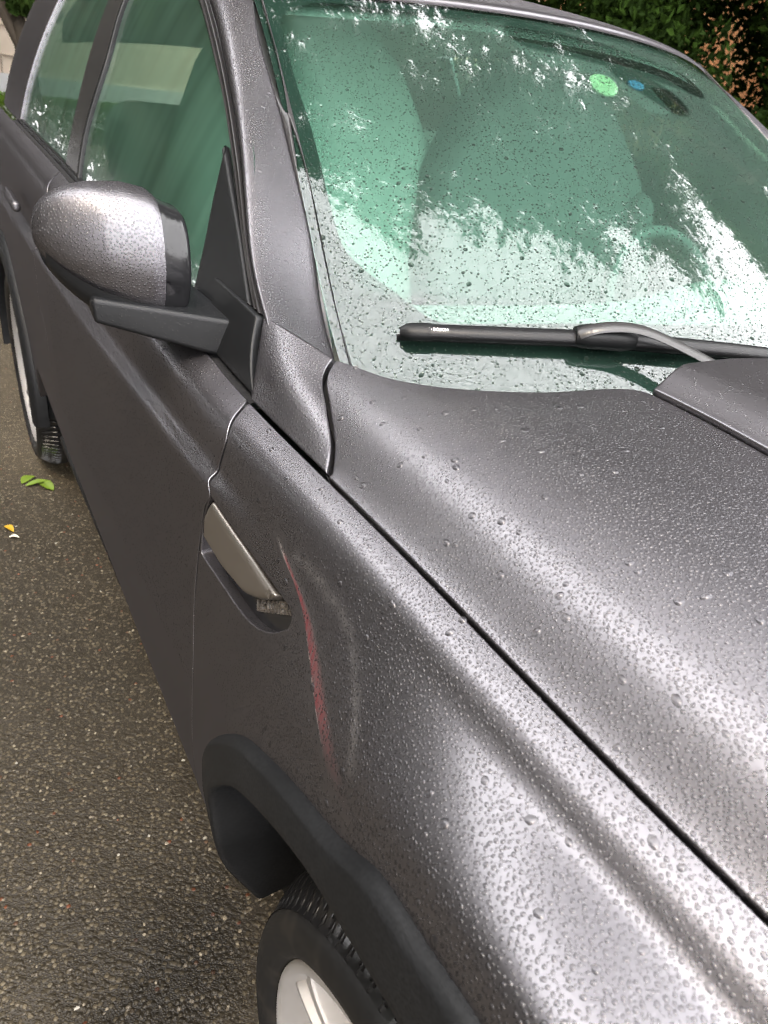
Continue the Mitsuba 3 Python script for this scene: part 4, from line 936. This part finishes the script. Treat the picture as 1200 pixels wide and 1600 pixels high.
# low clipped hedge before the plinth
hh = np.random.default_rng(51)
cc = np.stack([hh.uniform(-17.9, -17.0, 9000), hh.uniform(-2.5, 3.5, 9000), hh.uniform(.05, .74, 9000)], 1)
cc = cc[(cc[:, 2] > .55) | (cc[:, 0] > -17.3)]
labels['low_hedge'] = {'label': 'bright green low clipped hedge at the foot of the beige building', 'category': 'hedge'}
put('low_hedge__foliage', leaves(cc, .06, 52, 1, .0), 'leaf_light', False)

# tall trees on the other side of the street, behind the photographer: what the car's flank and side windows mirror
for k, (x, y, h, what) in enumerate(((-12, -5.4, 10.5, 'nearest the slim forked tree'), (-15.5, -3.0, 9.5, 'straight behind the car'), (-19, -8, 11, 'farthest down the street'), (-8, -9.0, 13, 'level with the rear of the car'), (-2.8, -9.0, 14, 'level with the doors'), (2.4, -9.2, 14, 'level with the front wheel'), (7.6, -9.6, 13, 'ahead of the car'))):
    tt = 'street_tree' + (f'_{k:03d}' if k else '')
    labels[tt] = {'label': 'tall green street tree opposite the car, the one ' + what, 'category': 'tree', 'group': 'street trees opposite the car'}
    put(tt + '__trunk', limb((x, y, 0), (x + .2, y, h * .6), .22, .12, 60 + k), 'bark', True)
    for b in range(5): put(tt + '__bough', limb((x + .1, y, h * (.25 + .06 * b)), (x + 2 * math.cos(b * 2.5), y + 2 * math.sin(b * 2.5), h * (.5 + .08 * b)), .08, .02, 70 + 5 * k + b), 'bark', True)
    put(tt + '__crown', leaves(crown((x, y, h * .60), ((2.4, 2.3, h * .40) if k == 1 else (3.9, 3.0, h * .42)), 10000, 80 + k, 44), .17, 90 + k, 2, .15), 'leaf_mid' if k % 2 else 'leaf_dark', False)

bush('garden_shrub', (-16, -4.4, 2.2), (2.2, 2.6, 2.6), 7000, 34, 'dense shrub across the street behind the car, mirrored in its side windows', size=.10)

labels['garden_tree'] = {'label': 'broad garden tree beyond the shrubs, mirrored at the far edge of the windscreen', 'category': 'tree'}
put('garden_tree__trunk', limb((-4.6, 11.2, 0), (-4.6, 11.2, 5), .22, .14, 120), 'bark', True)
put('garden_tree__crown', leaves(crown((-4.6, 11.0, 5.6), (4.0, 2.6, 4.2), 10000, 121, 44), .13, 122, 2, .12), 'leaf_mid', False)

labels['street_house'] = {'label': 'dark grey house behind the row of street trees opposite the car', 'category': 'house'}
bsdf('dark_plaster', {'type': 'twosided', 'b': {'type': 'diffuse', 'reflectance': C(.10, .095, .09)}})
put('street_house__wall', trimesh.creation.box((46, .5, 6.4), trimesh.transformations.translation_matrix((-2, -15, 3.2))), 'dark_plaster', False)
rf_ = trimesh.creation.box((47, 6, .4)); rf_.apply_transform(trimesh.transformations.rotation_matrix(-.5, (1, 0, 0))); rf_.apply_translation((-2, -17.0, 7.6))
put('street_house__roof', rf_, 'dark_plaster', False)

bush('garden_shrub', (-5.9, 6.7, 1.9), (1.5, 1.3, 2.2), 9000, 35, 'dark green shrub screening the apricot house, between the two nearest shrubs')

# ---------------------------------------------------------------- raindrops standing on the car
MESH = {}
def beads(holder, mesh, n, gap, r0, r1, mat, seed, flat=.36, keep=None, big=0, label=None, fixed=False, touch=1.0):
    v, f = mesh[:2] if isinstance(mesh, tuple) else (mesh.vertices, mesh.faces)
    m = trimesh.Trimesh(np.array(v), np.array(f), process=False)
    np.random.seed(seed); r = np.random.default_rng(seed)
    P, fi = trimesh.sample.sample_surface(m, n, seed=seed)[:2]
    ok = np.ones(len(P), bool) if keep is None else keep(P, m.face_normals[fi])
    P, fi = P[ok], fi[ok]
    R = r0 + (r1 - r0) * r.uniform(0, 1, len(P)) ** 2.6
    R = R * (1 if fixed else .58 + .42 * sm(-.60, .16, P[:, 0]))
    if big: R[:big] = r.uniform(1.3, 2.1, len(R[:big])) * r1
    order = np.argsort(-R); P, fi, R = P[order], fi[order], R[order]
    from scipy.spatial import cKDTree
    tree = cKDTree(P); alive = np.ones(len(P), bool)
    pairs = tree.query_pairs(2 * R.max() + gap, output_type='ndarray')
    d = np.linalg.norm(P[pairs[:, 0]] - P[pairs[:, 1]], axis=1)
    pairs = pairs[d < (R[pairs[:, 0]] + R[pairs[:, 1]]) * touch + gap]
    pairs.sort(axis=1)
    for a, b in pairs[np.lexsort((pairs[:, 1], pairs[:, 0]))]:
        if alive[a]: alive[b] = False
    P, fi, R = P[alive], fi[alive], R[alive]
    bc = trimesh.triangles.points_to_barycentric(m.triangles[fi], P)
    N_ = (m.vertex_normals[m.faces[fi]] * bc[..., None]).sum(1); N_ /= np.linalg.norm(N_, axis=1, keepdims=True) + 1e-9
    a = np.cross(N_, [.3, .2, 1.0]); a /= np.linalg.norm(a, axis=1, keepdims=True); b = np.cross(N_, a)
    q = len(P); seg = 7 if r1 > .0020 else 6; ang = np.linspace(0, 2 * np.pi, seg, endpoint=False)
    wob = 1 + r.uniform(-.16, .16, (q, seg)); el = r.uniform(.85, 1.2, (q, 1)); H = R * flat * r.uniform(.8, 1.2, q)
    V = []
    for rr, hh in ((1.0, -.04), (.72, .62)):
        V.append(P[:, None] + (rr * R[:, None] * wob * el)[..., None] * (np.cos(ang)[None, :, None] * a[:, None]) + (rr * R[:, None] * wob / el)[..., None] * (np.sin(ang)[None, :, None] * b[:, None]) + (hh * H)[:, None, None] * N_[:, None])
    V = np.concatenate(V + [(P + N_ * H[:, None])[:, None]], 1)
    i = np.arange(seg); j = (i + 1) % seg
    F1 = np.vstack([np.stack([i, j, seg + j], 1), np.stack([i, seg + j, seg + i], 1), np.stack([seg + i, seg + j, np.full(seg, 2 * seg)], 1)])
    Fc = (F1[None] + (np.arange(q) * (2 * seg + 1))[:, None, None]).reshape(-1, 3)
    put(holder + '__raindrops', (V.reshape(-1, 3), Fc), mat, True, label=label or 'raindrops beading on the surface', kind='stuff')
    BEADS.append((holder, q))
BEADS = []
bsdf('drop_paint', {'type': 'blendbsdf', 'weight': .38, 'a': {'type': 'dielectric', 'int_ior': 1.33, 'ext_ior': 1.0}, 'b': {'type': 'twosided', 'b': carpaint(C(.030, .028, .029), .62)}})
bsdf('drop_black', {'type': 'twosided', 'b': {'type': 'principled', 'base_color': C(.012, .012, .013), 'roughness': .10, 'specular': .5}})
bsdf('drop_water', {'type': 'blendbsdf', 'weight': .40, 'a': {'type': 'dielectric', 'int_ior': 1.33, 'ext_ior': 1.0, 'specular_transmittance': C(.80, .86, .83)}, 'b': {'type': 'twosided', 'b': {'type': 'diffuse', 'reflectance': C(.025, .035, .030)}}})
def outw(P, n): return P
seen = lambda P, n: ((CAM - P) * n).sum(1) > 0
scr3 = F_side(np.array([q_[0] for q_ in SCR]), np.array([q_[1] for q_ in SCR]))
from scipy.spatial import cKDTree
scr_tree = cKDTree(resample(scr3, .003))
def off_scrape(P): return (scr_tree.query(P)[0] > .011) | (np.random.default_rng(8).uniform(0, 1, len(P)) < .25)
beads(CAR + '__front_fender', KEEP['fender'], 170000, 0, .0008, .0022, 'drop_paint', 1, keep=lambda P, n: (P[:, 2] > .72) & (P[:, 0] < .30) & seen(P, n) & off_scrape(P) & (np.random.default_rng(3).uniform(0, 1, len(P)) < .12 + .88 * sm(-.62, -.30, P[:, 0] + .9 * (P[:, 2] - .95))), big=60)
beads(CAR + '__hood', KEEP['hood'], 175000, 0, .0008, .0021, 'drop_paint', 2, keep=lambda P, n: (P[:, 0] < .32) & seen(P, n) & (np.random.default_rng(4).uniform(0, 1, len(P)) < .50 + .50 * sm(.52, .70, -P[:, 1])), big=110)
beads(CAR + '__hood_bulge', KEEP['bulge'], 24000, .0003, .0008, .0018, 'drop_paint', 3, keep=lambda P, n: (P[:, 0] < .0) & (P[:, 1] < 0) & seen(P, n))
beads(CAR + '__front_door', KEEP['door'], 24000, .0006, .0009, .0019, 'drop_paint', 4, keep=lambda P, n: (P[:, 2] > .62) & (P[:, 0] > -1.7) & seen(P, n), flat=.40, fixed=True)
beads(CAR + '__scuttle_panel', KEEP['tri'], 14000, .0003, .0008, .0019, 'drop_paint', 5, keep=seen, fixed=True)
beads(CAR + '__windscreen_pillar', KEEP['pillar'], 20000, .0002, .0009, .0021, 'drop_paint', 6, keep=seen, big=30, fixed=True)
beads(CAR + '__mirror_housing', KEEP['mirror'], 20000, .0002, .0007, .0019, 'drop_paint', 7, keep=seen, fixed=True)
beads(CAR + '__mirror_arm', KEEP['arm'], 3000, .0006, .0007, .0014, 'drop_black', 8, keep=seen, fixed=True)
beads(CAR + '__windscreen', KEEP['ws'], 52000, .0005, .0009, .0022, 'drop_water', 9, keep=lambda P, n: (P[:, 1] < .45) & (P[:, 0] > -1.15) & (np.random.default_rng(5).uniform(0, 1, len(P)) < .75), big=220, flat=.5, fixed=True)
beads(CAR + '__windscreen_trim', KEEP['trim'], 2500, .0006, .0009, .0022, 'drop_black', 10, keep=seen, fixed=True)
beads(CAR + '__wiper_blade', KEEP['blade'], 2500, .0006, .0007, .0014, 'drop_black', 11, keep=seen, fixed=True)
print('beads', BEADS)
